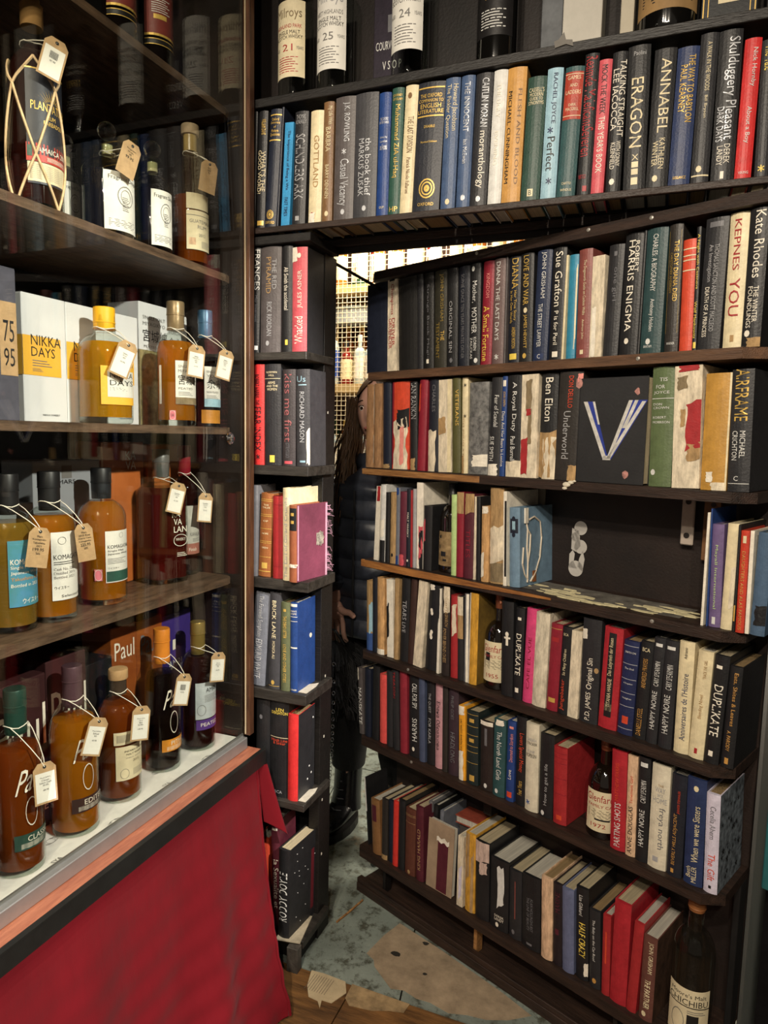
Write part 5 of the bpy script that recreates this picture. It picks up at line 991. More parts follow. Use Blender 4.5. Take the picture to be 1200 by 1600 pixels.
FR = lambda s_: [(s_, .1, .95, .84, .93, 'ink'), ('o', .3, .75, .42, .78, 'inkg'), ('o', .38, .66, .48, .72, 'inkg'), ('=', .42, .6, .35, .6, 'inkg'), ('=', .1, .9, .06, .2, 'inkg')]
for nm, x, y, r, hh, l0, tg in (('small dark bottle with ball stopper half hidden behind others', -1.07, 1.046, .0256, .202, .30, None), ('large clear dark bottle with glass ball stopper and white label', -.985, 1.064, .046, .22, .62, (30, .170, -20, ['Fragrant', 'Drops', '95', '99.95'], 'kraft')), ('small dark bottle with ball stopper and white label, second shelf', -.97, 1.17, .0352, .225, .3, None)):
    bottle(nm, LB(x, y, .3492, 18), r, hh-.035, .66, .80, .012, .93, 'cola', .64, (.0165, SOLIDGLASS), [(-48, 48, .012, hh*.52, W, FR('Fragrant Drops'))], capstyle='ball', tagspec=tg)
bottle('tall clear rum bottle with pale cork and cream label', LB(-.975, 1.297, .3492, 5), .037, .297, .66, .78, .0135, .92, 'copper', .5, (.0185, mat('pale_cork', 'a89478', .7), .28, mat('clear_gold_neck', '9a8450', .3)), [(-46, 52, .035, .115, Cc, [('GUATEMALA', .1, .95, .68, .77, 'inkg'), ('RUM', .36, .7, .54, .63, 'inkg'), ('2012', .4, .66, .34, .42, 'inkg'), ('#', 0, 1, .87, .885, 'inkg'), ('#', .08, .3, .12, .3, 'pe'), ('=', .5, .95, .06, .24, 'inkg')]), (-46, 40, .118, .150, Cc, [])], capstyle='cork', tagspec=(30, .215, -10, ['No1', '160', '95'], 'kraft'))
# third shelf
bottle('yellow capped bottle of golden whisky with white and amber label', LB(-.985, 1.047, .0112, 4), .0455, .215, .60, .78, .0185, .93, 'gold', .70, (.0195, mat('yellow_cap', 'e8ac1a', .5, 0, bump=0), .175), [(-34, 50, .035, .105, mat('amber_label', 'eab43c', .6, 0), [('#', .16, .95, .2, .88, W), ('NIKKA', .22, .92, .70, .84, 'ink'), ('DAYS', .22, .92, .50, .64, 'ink'), ('=', .22, .7, .36, .46, 'inkg')])], power=2.8, tagspec=(52, .150, -22, ['Nikka', 'Days', '40%', '', '39.95']))
sj = lambda a, b, c: [('SINGLE MALT', .1, .9, .84, .90, 'inkg'), (a, .1, .9, .73, .80, 'inkg'), (b, .1, .95, .45, .68, 'ink'), (c, .1, .7, .34, .39, 'inkg'), ('=', .1, .7, .2, .3, 'inkg')]
bottle('brown capped bottle of amber whisky with black brush characters', LB(-.975, 1.242, .0112, 6), .0405, .26, .60, .75, .0165, .9, 'amber', .68, (.0185, mat('bronze_cap', '8a7658', .35, .1, metal=.4), .200), [(-34, 46, .045, .135, W, sj('MIYAGIKYO', '宮城峡', 'PEATED')+[('#', 0, 1, 0, .16, 'ol3')]), (-88, -78, .045, .125, W, []), (-52, -34, .012, .032, mat('pink_label', 'd87888', .6), [('o', 0, 1, 0, 1, 'wh'), ('UK', .25, .75, .35, .65, 'k')])], tagspec=(38, .168, -8, ['Nikka', 'Miyagikyo', '2021', '47%', '', '210.0']))
bottle('blue capped bottle of dark whisky with blue footed label', LB(-.985, 1.359, .0112, 6), .033, .262, .60, .75, .014, .9, 'cola', .6, (.0165, mat('blue_cap', '3f6484', .35, .1, metal=.3), .200), [(-38, 48, .045, .135, W, sj('YOICHI', '余市', 'NON PEATED')+[('#', 0, 1, 0, .2, 'lb')]), (-50, 40, .008, .038, mat('amber_glow', 'b87c2a', .4), [])], tagspec=(48, .172, -14, ['Nikka', 'Yoichi', '2021', '47%', '', '210.0']))
# fourth shelf
bottle('blue and green labelled amber bottle at the left frame edge', LB(-1.003, .84, -.3378, 22), .040, .262, .64, .77, .0155, .9, 'straw', .70, (.0175, capB, .195), [(-40, 55, .045, .155, mat('blue_green_label', '4a8cc0', .6, .9, 10, .05, second='3c7a5c'), [('KOMAGATAKE', .05, .98, .64, .72, 'wh'), ('Single Malt', .05, .6, .56, .62, 'wh'), ('Japanese Whisky', .05, .9, .48, .54, 'wh'), ('Yakushima Aging', .05, .95, .38, .45, 'or'), ('Bottled in 2021', .05, .8, .30, .35, 'wh'), ('ウイスキー', .3, .85, .04, .12, 'wh')])], tagspec=(40, .175, -12, ['Mars', 'Komagatake', 'Yakushima', '2021', '199.95', '56%'], 'kraft', None, .036, .066))
bottle('amber whisky bottle with large cream label, second from frame edge', LB(-.998, .92, -.3378, 24), .042, .263, .64, .77, .0165, .9, 'amber', .71, (.0185, capB, .195), [(-40, 58, .04, .160, W, [('o', .15, .35, .82, .93, 'ink'), ('KOMAGATAKE', .05, .95, .60, .67, 'ink'), ('=', .05, .6, .52, .58, 'ink'), ('Cask No. 3222', .05, .6, .44, .48, 'inkg'), ('Distilled 2015', .05, .6, .38, .42, 'inkg'), ('Bottled 2021', .05, .58, .32, .36, 'inkg'), ('ウイスキー', .05, .4, .16, .21, 'ink'), ('Selected by', .2, .9, .03, .08, 'ink')])], tagspec=(46, .172, 3, ['Mars', '2015 First', 'Sherry Cask', 'Komagatake', '225.95', '62%'], 'kraft', None, .034, .066))
bottle('bright amber bottle with black cap and green footed white label', LB(-1.01, 1.056, -.3378, 18), .0445, .264, .64, .77, .017, .9, 'amber', .76, (.019, capB, .205), [(-32, 52, .045, .145, W, KOM+[('ウイスキー', .06, .4, .26, .30, 'ink'), ('#', .02, .98, .02, .22, 'gn')]), (-58, -40, .05, .072, mat('pink_label', 'd87888', .6), [('o', 0, 1, 0, 1, 'wh')])])
bottle('square shouldered dark red whisky bottle with white printed lettering', LB(-1.035, 1.262, -.3378, 8), .046, .297, .66, .76, .0165, .9, 'red', .72, (.0185, mat('pewter_cap', '8a8a88', .3, .05, metal=.6), .235), [(-38, 42, .06, .165, None, [('KA', .42, .72, .84, .97, 'wh'), ('VA', .48, .78, .68, .81, 'wh'), ('LAN', .48, .95, .52, .65, 'wh'), ('o', .46, .98, .22, .48, 'wh'), ('WHISKY', .55, .9, .34, .40, 'wh'), ('=', .6, .95, .0, .1, 'wh')])], power=5, tagspec=(24, .225, -16, ['Kavalan', 'Triple', '40%', '', '61.95']))
bottle('slim dark crimson bottle with white oval ended label', LB(-1.045, 1.357, -.3378, 10), .0325, .305, .62, .76, .0135, .9, 'dark', .85, (.0150, mat('crimson_cap', '7e1a26', .3, 0, bump=0), .235), [(-44, 54, .075, .165, mat('grey_label', 'b4b2a8', .6), [('KAVALAN', .3, .85, .2, .3, 'inkg'), ('=', .4, .85, .05, .15, 'inkg')]), (-38, 50, .05, .076, mat('rose_label', '9c6456', .6), [('Finish', .2, .6, .3, .6, 'wh')])], tagspec=(44, .195, -8, ['Kavalan', 'Sherry', 'Cask', '', '52.95']))
# cabinet floor
def pj(lbl, x, y, r, hh, liq, capm, band, txt, gl_, tg, rot=10, body=None):
    return bottle(lbl, LB(x, y, -.7418, rot), r, hh, .60, .78, .0165, .9, liq, .69, (.0175, capm, hh*.76), [
        (-35, 62, .085, .19, None, [('Paul', .0, .8, .55, .95, 'wh'), ('o', .22, .52, .02, .5, 'wh')]),
        (-40, 58, .048, .075, band, [(txt, .3, .95, .50, .85, 'wh'), ('=', .15, .9, .1, .42, 'wh')])], tagspec=tg, body=body)
pj('green capped amber bottle with white script and green band', -.973, .814, .0390, .313, 'copper', mat('green_cap', '24463c', .4, .05, metal=.3), pm('gn2'), 'CLASSIC', 0, (34, .195, 0, ['Paul John', 'Classic', 'Select Cask', '55.2%', '', '68.95']), 14)
pj('mauve capped light amber bottle with white script, cabinet floor', -.979, .941, .0420, .313, 'amber', mat('mauve_cap', '5a4048', .4, .05, metal=.3), mat('brown_band', '3a2420', .5), 'EDITED', 0, (42, .222, -20, ['Paul John', 'Edited', '46%', '', '42.95']), 14)
bottle('wooden stoppered amber bottle with tall cream malt label', LB(-.989, 1.068, -.7418, 8), .0415, .266, .64, .80, .0150, .92, 'copper', .75, (.0185, mat('beech_stopper', 'b89468', .6), .245, mat('dark_neck', '40342a', .3)), [(-40, 52, .048, .118, Cc, [('INDIAN SINGLE', .25, .95, .82, .88, 'ink'), ('MALT WHISKY', .3, .9, .72, .78, 'ink'), ('PAUL JOHN', .3, .85, .62, .66, 'inkg'), ('2015', .5, .72, .50, .57, 'ink'), ('o', .12, .38, .05, .35, 'inkg'), ('=', .5, .95, .1, .3, 'inkg')]), (-44, 30, .122, .148, Cc, [('=', .1, .8, .2, .8, 'inkg')])], capstyle='cork', tagspec=(42, .198, -8, ['Paul John', '2015', '4886', '58.98%', '', '149.95']))
pj('black bottle with orange cap, white script and orange band', -.991, 1.203, .0385, .314, 'cola', mat('orange_cap', 'd8842c', .4, .05), mat('orange_band', 'd08828', .5), 'PITHOI', 0, (40, .220, -14, ['|||', '99.95']), 12)
bottle('gold capped dark bottle with pale label and purple band', LB(-.985, 1.322, -.7418, 10), .0400, .301, .62, .78, .0150, .9, 'dark', .74, (.0175, mat('gold_cap', 'a08848', .3, .05, metal=.6), .225), [(-46, 52, .078, .165, mat('pale_blue_label', 'b4bcc0', .6, .1), [('AMRUT', .35, .98, .72, .84, 'ink'), ('=', .3, .9, .45, .66, 'inkg'), ('o', .05, .35, .1, .4, 'inkg')]), (-44, 54, .052, .076, mat('purple_band', '54357e', .5), [('PEATED', .15, .85, .35, .7, 'wh')])], tagspec=(38, .235, -8, ['Amrut', 'Peated', '46%', '', '55.95']))
# sliver of a further tag at the frame edge
bottle('amber bottle almost out of frame, its tag at lower left', LB(-.972, .70, -.7418, 10), .040, .31, .60, .78, .0165, .9, 'copper', .69, (.0175, capB, .235), tagspec=(44, .150, -22, ['Paul John', 'Oloroso', '48%', '', '92.95']))

# boxes: front face looks out through the glass (+x)
def carton(label, x, y0, y1, z, depth, h, m_, prints=(), sides=(), lid=None, rot=0, group=None):
    wd = y1-y0; root = thing('carton', label, 'box', T(x, (y0+y1)/2, CZ+z+.0003) @ RZ(R(rot)), group)
    q = MB(); q.box(-depth, 0, -wd/2, wd/2, 0, h, bev=.0012); q.build('carton_body', m_, root)
    q = MB(); q.box(-depth+.001, -.001, -wd/2+.001, wd/2-.001, h, h+.0012); q.build('lid_flap', lid or m_, root)
    q = MB(); ks = []
    for s_, u0, u1, v0, v1, k in prints:
        km = pm(k) if isinstance(k, str) and k in PAL else (INK if k == 'ink' else INKG if k == 'inkg' else k)
        if km not in ks: ks.append(km)
        f = lambda u, v: (.0006, -wd/2+wd*(u0+(u1-u0)*u), h*(v0+(v1-v0)*v)); mi = ks.index(km)
        f3 = lambda u, v: (.0009, -wd/2+wd*(u0+(u1-u0)*u), h*(v0+(v1-v0)*v))
        if s_ == '#': q.grid(f, 1, 1, mi)
        elif s_ == '=':
            for j in range(3): q.add([f3(a, (j+b)/3) for a, b in ((0, .2), (.8-.1*j, .2), (.8-.1*j, .55), (0, .55))], [(0, 1, 2, 3)], mi)
        else: write(q, s_, f3, mi)
    for v0, v1, k in sides:
        km = pm(k) if isinstance(k, str) else k
        if km not in ks: ks.append(km)
        q.add([(-depth, -wd/2-.0006, h*v0), (0, -wd/2-.0006, h*v0), (0, -wd/2-.0006, h*v1), (-depth, -wd/2-.0006, h*v1)], [(0, 1, 2, 3)], ks.index(km))
    q.build('print', ks, root); return root
WB = mat('white_carton', 'd4d6d8', .6, .02, 20, .05); AMB = mat('amber_print', 'e4ae3a', .6, 0)
ys = (.912, 1.0085, 1.1045, 1.2005)
for k, lab in enumerate(('white and amber gift box at the left of its row of three', 'middle white and amber gift box behind the yellow capped bottle', 'white and amber gift box at the right of its row of three')):
    carton(lab, -1.04, ys[k]+.0004, ys[k+1]-.0004, .011, .10, .221, WB, [('#', -0.0, .86, .37, .68, AMB), ('NIKKA', .18, .86, .61, .69, 'ink'), ('DAYS', .18, .72, .52, .595, 'ink'), ('=', .2, .75, .44, .50, 'inkg'), ('=', .2, .5, .40, .43, 'inkg'), ('NIKKA WHISKY', .4, .8, .05, .065, 'ink')], [(.37, .68, AMB)] if k == 0 else [], group='white and amber gift boxes')
carton('tall white and olive box with black brush characters', -1.055, 1.222, 1.315, .011, .085, .262, WB, [('#', 0, 1, 0, .62, mat('olive_print', '8c8058', .7, .3, 90)), ('SINGLE MALT', .12, .9, .87, .90, 'inkg'), ('MIYAGIKYO', .12, .9, .82, .85, 'inkg'), ('宮城峡', .12, .98, .69, .79, 'ink'), ('PEATED', .15, .6, .64, .66, 'inkg')], [(0, .62, mat('olive_print', '8c8058'))])
carton('white box with brush characters behind the blue capped bottle', -1.062, 1.3165, 1.394, .011, .085, .255, WB, [('SINGLE MALT', .12, .9, .87, .90, 'inkg'), ('YOICHI', .12, .7, .82, .85, 'inkg'), ('余市', .12, .7, .69, .79, 'ink')])
carton('narrow dark grey box at the left edge of the third shelf', -1.00, .80, .868, .011, .09, .245, mat('slate_carton', '4a4a56', .6), [('#', .5, .98, .3, .78, KRAFT), ('75', .6, .9, .52, .66, 'k'), ('95', .6, .9, .36, .48, 'k')])
MG = mat('grey_carton', '8c9096', .5, .05, 20, .05)
carton('tall pale grey box with black brush signature and crest', -1.078, .958, 1.125, -.338, .08, .275, MG, [('#', 0, .8, 0, .60, mat('lit_carton', 'c4c8ca', .6)), ('o' if 0 else 'MARS', .35, .6, .84, .87, 'ink'), ('#', .4, .55, .88, .97, 'inkg'), ('駒', .30, .75, .42, .62, 'ink'), ('=', .5, .9, .3, .4, 'inkg'), ('#', 0, 1, 0, .10, 'gnk')])  # pale lower panel paints the part lit below the shelf's shadow
carton('low grey blue box behind the second labelled bottle', -1.075, .82, .955, -.338, .08, .20, MG, [('MARS', .3, .6, .8, .86, 'ink')])
OR1 = mat('orange_carton', 'b4622c', .5, .15, 8, .1); OR2 = mat('orange_carton_dark', 'a05824', .45, .3, 6, .1, second='7a3c18')
carton('orange brown box standing behind the dark red whisky bottle', -1.094, 1.145, 1.275, -.338, .07, .31, OR1, [('#', .0, .04, .0, 1, 'pe'), ('KA', .55, .8, .88, .94, 'wh'), ('VA', .55, .8, .81, .87, 'wh'), ('#', .0, .3, .58, .59, 'wh')])
carton('orange brown box behind the slim crimson bottle', -1.085, 1.278, 1.392, -.338, .07, .305, OR1, [('KA', .3, .55, .9, .96, 'wh'), ('VA', .3, .55, .83, .89, 'wh')])
MRN = mat('maroon_carton', '3c2022', .45, .2, 8, .1)
carton('deep maroon tall box with white script, left on cabinet floor', -1.03, .775, .928, -.742, .09, .295, MRN, [('Paul', .3, .98, .55, .82, 'wh'), ('IGS', .75, .98, .2, .26, 'wh'), ('THE', .75, .98, .12, .17, 'wh')])
carton('deep maroon tall box with white script, right of its twin', -1.035, .934, 1.03, -.742, .09, .310, MRN, [('Paul', .1, .98, .55, .80, 'wh'), ('700', .1, .4, .1, .15, 'wh')])
carton('black box behind the wooden stoppered bottle', -1.045, 1.034, 1.112, -.742, .09, .27, mat('black_carton', '161618', .4), [('No7', .3, .8, .4, .5, 'gy')])
carton('bright orange tall box with white script, left one of two', -1.05, 1.115, 1.191, -.742, .08, .325, OR2, [('Paul', .12, .9, .78, .90, 'wh'), ('#', .0, 1, .0, .05, 'og')])
carton('bright orange tall box with white script, right one of two', -1.052, 1.194, 1.279, -.742, .08, .320, OR2, [('Paul', .15, .75, .76, .90, 'gy')])
carton('deep purple tall box behind the gold capped bottle', -1.055, 1.282, 1.388, -.742, .08, .31, mat('purple_carton', '3a2a74', .45, .1, 8, .1), [('AMRUT', .2, .9, .58, .64, 'gl'), ('#', .35, .45, .72, .8, 'wh')])

# ------------------------------------------------------------------ bottles and boxes on the lintel top shelf (labels face the room)
def WBt(x, y=1.49): return T(x, y, CZ+.7452) @ RZ(R(-90))
mil = lambda n_, reg, c: [('Milroys', .12, .9, .74, .90, 'ol3' if c else 'gy2'), (reg, .1, .9, .64, .69, c or 'inkg'), ('SINGLE MALT', .15, .85, .56, .61, 'ink'), ('SCOTCH WHISKY', .08, .92, .50, .55, 'ink'), (n_, .35, .65, .34, .43, c or 'inkg'), ('AGED', .05, .22, .36, .40, 'inkg'), ('YEARS', .75, .95, .36, .40, 'inkg'), ('=', .2, .8, .06, .28, c or 'inkg')]
bottle('clear bottle with cream label and red 21, leftmost on the lintel', WBt(-.827), .040, .31, .72, .86, .014, .93, None, 0, (.016, capB), [(-58, 58, .045, .205, Cc, mil('21', 'HIGHLAND PARK', 'rd'))])
bottle('clear bottle with white label right of the red numbered one', WBt(-.727), .041, .31, .72, .86, .014, .93, None, 0, (.016, capB), [(-58, 58, .045, .220, W, mil('25', 'WEST HIGHLANDS', None))])
bottle('clear bottle with white label in front of the dark purple carton', WBt(-.545, 1.475), .040, .31, .74, .88, .014, .93, None, 0, (.016, capB), [(-58, 58, .048, .23, W, mil('24', 'WEST HIGHLANDS', None))])
bottle('black bottle with gold 1975 lettering on the lintel', WBt(-.363), .041, .31, .74, .88, .014, .93, None, 0, (.016, capB), [(-60, 60, .050, .22, mat('black_label', '171516', .5), [('SINGLE ISLAY MALT', .1, .9, .66, .72, 'wh'), ('SCOTCH WHISKY', .15, .85, .58, .63, 'wh'), ('1975', .3, .75, .40, .50, 'gd'), ('=', .2, .8, .08, .3, 'gl')])], body=BLACKGLASS)
def wcarton(label, x0, x1, y, h, d, m_, rot=0, prints=()):
    r_ = carton(label, 0, -(x1-x0)/2, (x1-x0)/2, 0, d, h, m_, prints); r_.matrix_world = T((x0+x1)/2, y, CZ+.7455) @ RZ(R(-90+rot)); return r_
wcarton('dark purple carton with outlined badge on the lintel shelf', -.655, -.580, 1.535, .30, .03, mat('aubergine_carton', '241c2a', .5, .2), 0, [('COURVOISIER', .08, .98, .36, .42, 'gl'), ('V S O P', .3, .9, .22, .28, 'gl'), ('o' if 0 else '#', .45, .6, .48, .6, 'gy')])
wcarton('plain white card box on the lintel top', -.228, -.155, 1.462, .30, .07, mat('white_card_box', 'b8b4aa', .7, .04), 0)
wcarton('grey box with swirl print left of the white card box', -.272, -.231, 1.478, .30, .05, mat('swirl_box', '808488', .6, .9, 6, .1, second='2c2e32'))
wcarton('cream box left of the round labelled bottle', -.122, -.098, 1.47, .30, .06, mat('cream_card_box', 'b4ac9a', .7, .04))
bottle('wide bottle with brown handwritten label on the lintel', WBt(-.040, 1.485), .052, .30, .72, .86, .016, .93, None, 0, (.016, capB), [(-75, 75, .03, .2, mat('brown_parchment', '9c7c50', .7, .25, 8), [('Old', .3, .6, .6, .75, 'k'), ('Fitzgerald', .1, .9, .34, .52, 'k'), ('=', .15, .85, .08, .26, 'k')])], body=BLACKGLASS)
wcarton('black box with double gold border on the lintel, far right', .018, .110, 1.475, .28, .07, mat('black_gilt_box', '15181a', .5), 0, [('#', .03, .97, .0, .012, 'gd'), ('#', .03, .05, .0, 1, 'gd'), ('#', .95, .97, .0, 1, 'gd'), ('#', .12, .88, .06, .07, 'gd'), ('#', .12, .135, .06, 1, 'gd'), ('#', .865, .88, .06, 1, 'gd'), ('#', .3, .7, .15, .32, 'cr')])
wcarton('dark box at the far right end of the lintel top', .125, .20, 1.48, .28, .06, mat('dark_box2', '1a1a1c', .5))
# wax or torn tape scrap hanging off the lintel edge
q = MB(); q.prism([(-.02, 0), (.0, .004), (.014, -.002), (.012, .010), (.0, .012), (-.004, .026), (-.014, .014), (-.022, .012)], 0, .001, M=RX(R(90))); o = q.build('tape_scrap', mat('grey_tape', '6a6660', .6)); o.matrix_world = T(-.215, 1.4285, CZ+.738); tag(o, 'torn grey tape scrap on the lintel shelf edge under the white box', 'tape')

# ------------------------------------------------------------------ old whisky bottles standing between the door books
def DB(u, v, z): return DOOR @ T(u, v, CZ+z) @ RZ(R(-68))
DG = mat('dark_brown_bottle_glass', '120c08', .07, 0, bump=0, spec=.8, coat=.6)
old = lambda n_, y: [(n_, .05, .97, .74, .92, 'rd'), ('FAMILY CASKS', .1, .95, .60, .67, 'rd'), ('=', .1, .9, .32, .55, 'ink'), (y, .2, .6, .10, .20, 'rd')]
bottle('dark bottle with torn brown parchment label, third row', DB(-1.111, 1.375, -.3418), .032, .225, .60, .76, .011, .92, None, 0, (.012, capB), [(-62, 62, .018, .105, mat('aged_label', 'a48c64', .8, .4, 40, .4, second='5a4428'), [('#', .1, .16, .5, .6, 'k'), ('#', .2, .42, .28, .42, 'k'), ('#', .3, .45, .14, .2, 'k'), ('#', .1, .2, .8, .88, 'k')])], body=DG)
bottle('dark whisky bottle labelled 1955 with red script, fourth row', DB(-.953, 1.374, -.6018), .035, .236, .54, .70, .0115, .92, None, 0, (.0128, mat('copper_cap', '8a5238', .35, .1, metal=.5), .195), [(-64, 64, .02, .118, Cc, old('Glenfarclas', '1955')+[('#', .15, .32, .52, .72, 'k')])], body=DG)
b7 = bottle('dark whisky bottle labelled 1972 with red script, fifth row', DB(-.664, 1.377, -.8548), .0365, .227, .50, .70, .0115, .92, None, 0, (.0128, mat('copper_cap', '8a5238'), .190), [(-64, 64, .018, .108, Cc, old('Glenfarclas', '1972')+[('#', .3, .7, .28, .32, 'k')])], body=DG)
q = MB()
for k in range(14):
    a = rnd.uniform(-.9, .5); z = .128+rnd.uniform(-.008, .008); q.lathe([(.004, 0), (.002, .002)], 6)
    for i in range(len(q.v)-12, len(q.v)): x, y, z_ = q.v[i]; q.v[i] = ((.026+z_)*math.cos(a), (.026+z_)*math.sin(a)+x, z+y)
q.build('silver_seal', mat('silver_foil', '9c9ca0', .25, .5, 300, .6, metal=.6), b7)
bottle('clear bottle with black and white label at the door foot', T(-.005, 1.39, .0402+.10-.10) @ RZ(R(-95)) if False else DOOR @ T(-.452, 1.365, CZ-1.1898) @ RZ(R(-78)), .040, .305, .60, .76, .0145, .9, None, 0, (.0165, mat('bronze_screw_cap', '8c5a34', .4, .1)), [(-62, 62, .02, .125, LABELC, [("Moore's Malt", .1, .9, .84, .92, 'ink'), ('CHICHIBU', .05, .95, .68, .80, 'ink'), ('#', 0, 1, .64, .66, 'ink'), ('#', .5, .75, .15, .5, 'ink'), ('o', .15, .45, .1, .55, 'inkg'), ('=', .5, .9, .52, .6, 'inkg')])])
# teal cover at the right edge
q = MB(); q.box(-.02, .10, 0, .012, -.115, .115, bev=.002); o = q.build('teal_book', mat('teal_cloth', '1f5c60', .6, .1)); o.matrix_world = DOOR @ T(-.318, 1.345, CZ-.694)
tag(o, 'teal book cover hanging by the hinge post at the right edge', 'book')

# ------------------------------------------------------------------ red velvet curtain
VEL = mat('red_velvet', '5c0a13', .8, .6, 5, .5, 40, sheen=.06, spec=.1, second='6a0e18', stretch=(1, 1.6, .5))
def curt(u, v):
    y0 = .02+1.375*u; fan = (1-u)
    y = y0-(.115*v**1.5)*u**3
    x = -.872+.012*math.sin(v*3)+.03*v+v**1.9*.145*u**3
    amp = v**.8*(.006+.010*u); x += amp*math.sin(u*23+2*v)+amp*.6*math.sin(u*51+1.3+3*v)
    x += .012*math.exp(-((u-.80-.05*v)/.05)**2)*v + .003*math.sin(60*v+14*u)*v
    z = -.795-(.532-.012*u)*v
    return (x, y, z)
q = MB(); q.grid(curt, 150, 60)
q.grid(lambda u, v: (lambda p: (p[0]-.003, p[1], p[2]))(curt(u, v)), 150, 60)
cu = thing('velvet_curtain', 'crimson velvet curtain hanging below the cabinet ledge', 'curtain', M0)
q.build('drape', VEL, cu, smooth=True)
q = MB(); q.grid(lambda u, v: (-.866+.045*u*v+.02*math.sin(u*3.1)+.02*v, 1.395+.020*u+.015*v*u, -.80-.19*v*(1-.25*(1-u))), 14, 14); q.grid(lambda u, v: (-.869+.045*u*v+.02*math.sin(u*3.1)+.02*v, 1.395+.020*u+.015*v*u, -.80-.19*v*(1-.25*(1-u))), 14, 14)
q.build('folded_corner', VEL, cu, smooth=True)
q = MB(); q.tube([curt(1, v/20) for v in range(21)], .004, 6); q.build('hem', VEL, cu, smooth=True)

# ------------------------------------------------------------------ back room: wire cage and bright bottle shelves
cage = thing('wire_cage', 'square wire mesh screen in front of the bright back shelves', 'mesh screen', T(0, 3.42, CZ))
WIRE = mat('galvanised_wire', 'ecd8b0', .5, 0, bump=0)
q = MB()
x = -2.35
while x < .6: q.box(x-.0012, x+.0012, -.0012, .0012, -1.3, 1.45); x += .0255
z = -1.3
while z < 1.45: q.box(-2.35, .6, -.0012-.0024, .0012-.0024, z-.0012, z+.0012); z += .0255
q.build('wire_grid', WIRE, cage, kind='stuff')
q = MB()
for a in (-2.37, .61): q.box(a-.02, a+.02, -.02, .02, -1.326, 1.46)
q.box(-2.35, .59, -.02, .02, 1.46, 1.47+.03); q.build('frame', mat('cage_frame', '5a4a38', .6), cage)
bs = thing('back_shelves', 'pale timber shelves full of bottles behind the wire cage', 'shelving', T(0, 0, CZ))
PALEW = mat('pale_shelf_wood', 'c8a870', .6, .2, 8, .3)
ZS = (-.72, -.22, .275, .80, 1.28)
for z in ZS: board(bs, 'shelf', -2.7, .8, 3.50, 3.85, z-.045, z, PALEW)
board(bs, 'back_panel', -2.7, .8, 3.86, 3.88, -1.32, 1.5, mat('shelf_back', '4a3220', .7, .3, 5))
for x in (-2.71, .80): board(bs, 'upright', x-.0, x+.02-.001, 3.50, 3.859, -1.326, 1.5, PALEW)
kinds = []
def mini(label, r, h, glassm, labm, capm, M, z0=.2, z1=.65):
    root = thing('bottle', label, 'bottle', M, 'bottles on the back shelves')
    q = MB(); q.lathe(prof(r, h, .6, .75, r*.35, .92), 14); q.build('glass_body', glassm, root, smooth=True)
    q = MB(); q.lathe([(r*1.015, h*z0*.6), (r*1.015, h*z1*.88)], 14, cap=False); q.build('label', labm, root, smooth=True)
    q = MB(); q.lathe([(r*.4, h*.86), (r*.4, h)], 10); q.build('cap', capm, root)
    return root
bg = [mat('amber_glass_far', 'b06420', .15, 0, bump=0), mat('pale_glass_far', 'b8c4c0', .1, 0, bump=0), mat('ruby_glass_far', '7a1c14', .15, 0, bump=0), mat('green_glass_far', '2c4a30', .15, 0, bump=0)]
bl_ = [mat('far_white_label', 'e8e2d4', .7, 0, bump=0), mat('far_cream_label', 'e8d8a8', .7, 0, bump=0), mat('far_blue_label', '3c5ca8', .7, 0, bump=0)]
bc_ = [capB, mat('far_red_cap', 'c8382c', .5, 0, bump=0), pm('gd'), pm('wh')]
protos = {}
gn_ = ('amber', 'clear', 'ruby', 'green'); ln_ = ('white', 'cream', 'blue'); cn_ = ('black', 'red', 'gold', 'white')
r2 = random.Random(11)
def place(kx, x, y, z, lvl):
    a, b, c, hh = kx; key = kx
    lab = '%s bottle with %s label and %s cap, %s' % (gn_[a], ln_[b], cn_[c], lvl)
    if key not in protos: protos[key] = mini(lab, .034, hh, bg[a], bl_[b], bc_[c], T(x, y, CZ+z)); return
    p = protos[key]; rr = p.copy(); COL.objects.link(rr); rr.matrix_world = T(x, y, CZ+z); rr['label'] = lab
    for ch in p.children:
        cc = ch.copy(); COL.objects.link(cc); cc.parent = rr
for zi, (z, lvl) in enumerate(((-.22, 'lower'), (.275, 'middle'), (.80, 'upper'))):
    x = -1.90; cnt_ = 0
    while x < (-1.15 if zi < 2 else -.05):
        kx = ((1, 0, 1, .25), (0, 1, 1, .28), (2, 0, 2, .27), (3, 1, 3, .31))[r2.randrange(4)] if zi == 2 else (((1, 0, 3, .27), (2, 1, 0, .24), (0, 1, 2, .30), (1, 2, 3, .33))[r2.randrange(4)] if zi == 1 else ((1, 0, 2, .30), (0, 1, 2, .28))[r2.randrange(2)])
        ordn = ('first first-second-third-fourth-fifth-sixth-seventh-eighth-ninth-tenth-eleventh-twelfth-thirteenth-fourteenth-fifteenth-sixteenth-seventeenth-eighteenth-nineteenth-twentieth-twenty-first-twenty-second-'.replace('first first', 'first').replace('twenty-first', 'twentyfirst').replace('twenty-second', 'twentysecond')+'next-next-next-next-next-next').split('-')[cnt_]; cnt_ += 1
        place(kx, x, 3.56+.02*r2.random(), z, '%s from left, front of %s back shelf' % (ordn, lvl))
        if r2.random() < .9: place(((0, 1, 2, .36), (2, 0, 1, .33), (3, 0, 0, .36))[r2.randrange(3)], x+.045, 3.68, z, '%s from left, rear of %s back shelf' % (ordn, lvl))
        x += r2.uniform(.074, .09) if zi < 2 else r2.uniform(.10, .135)
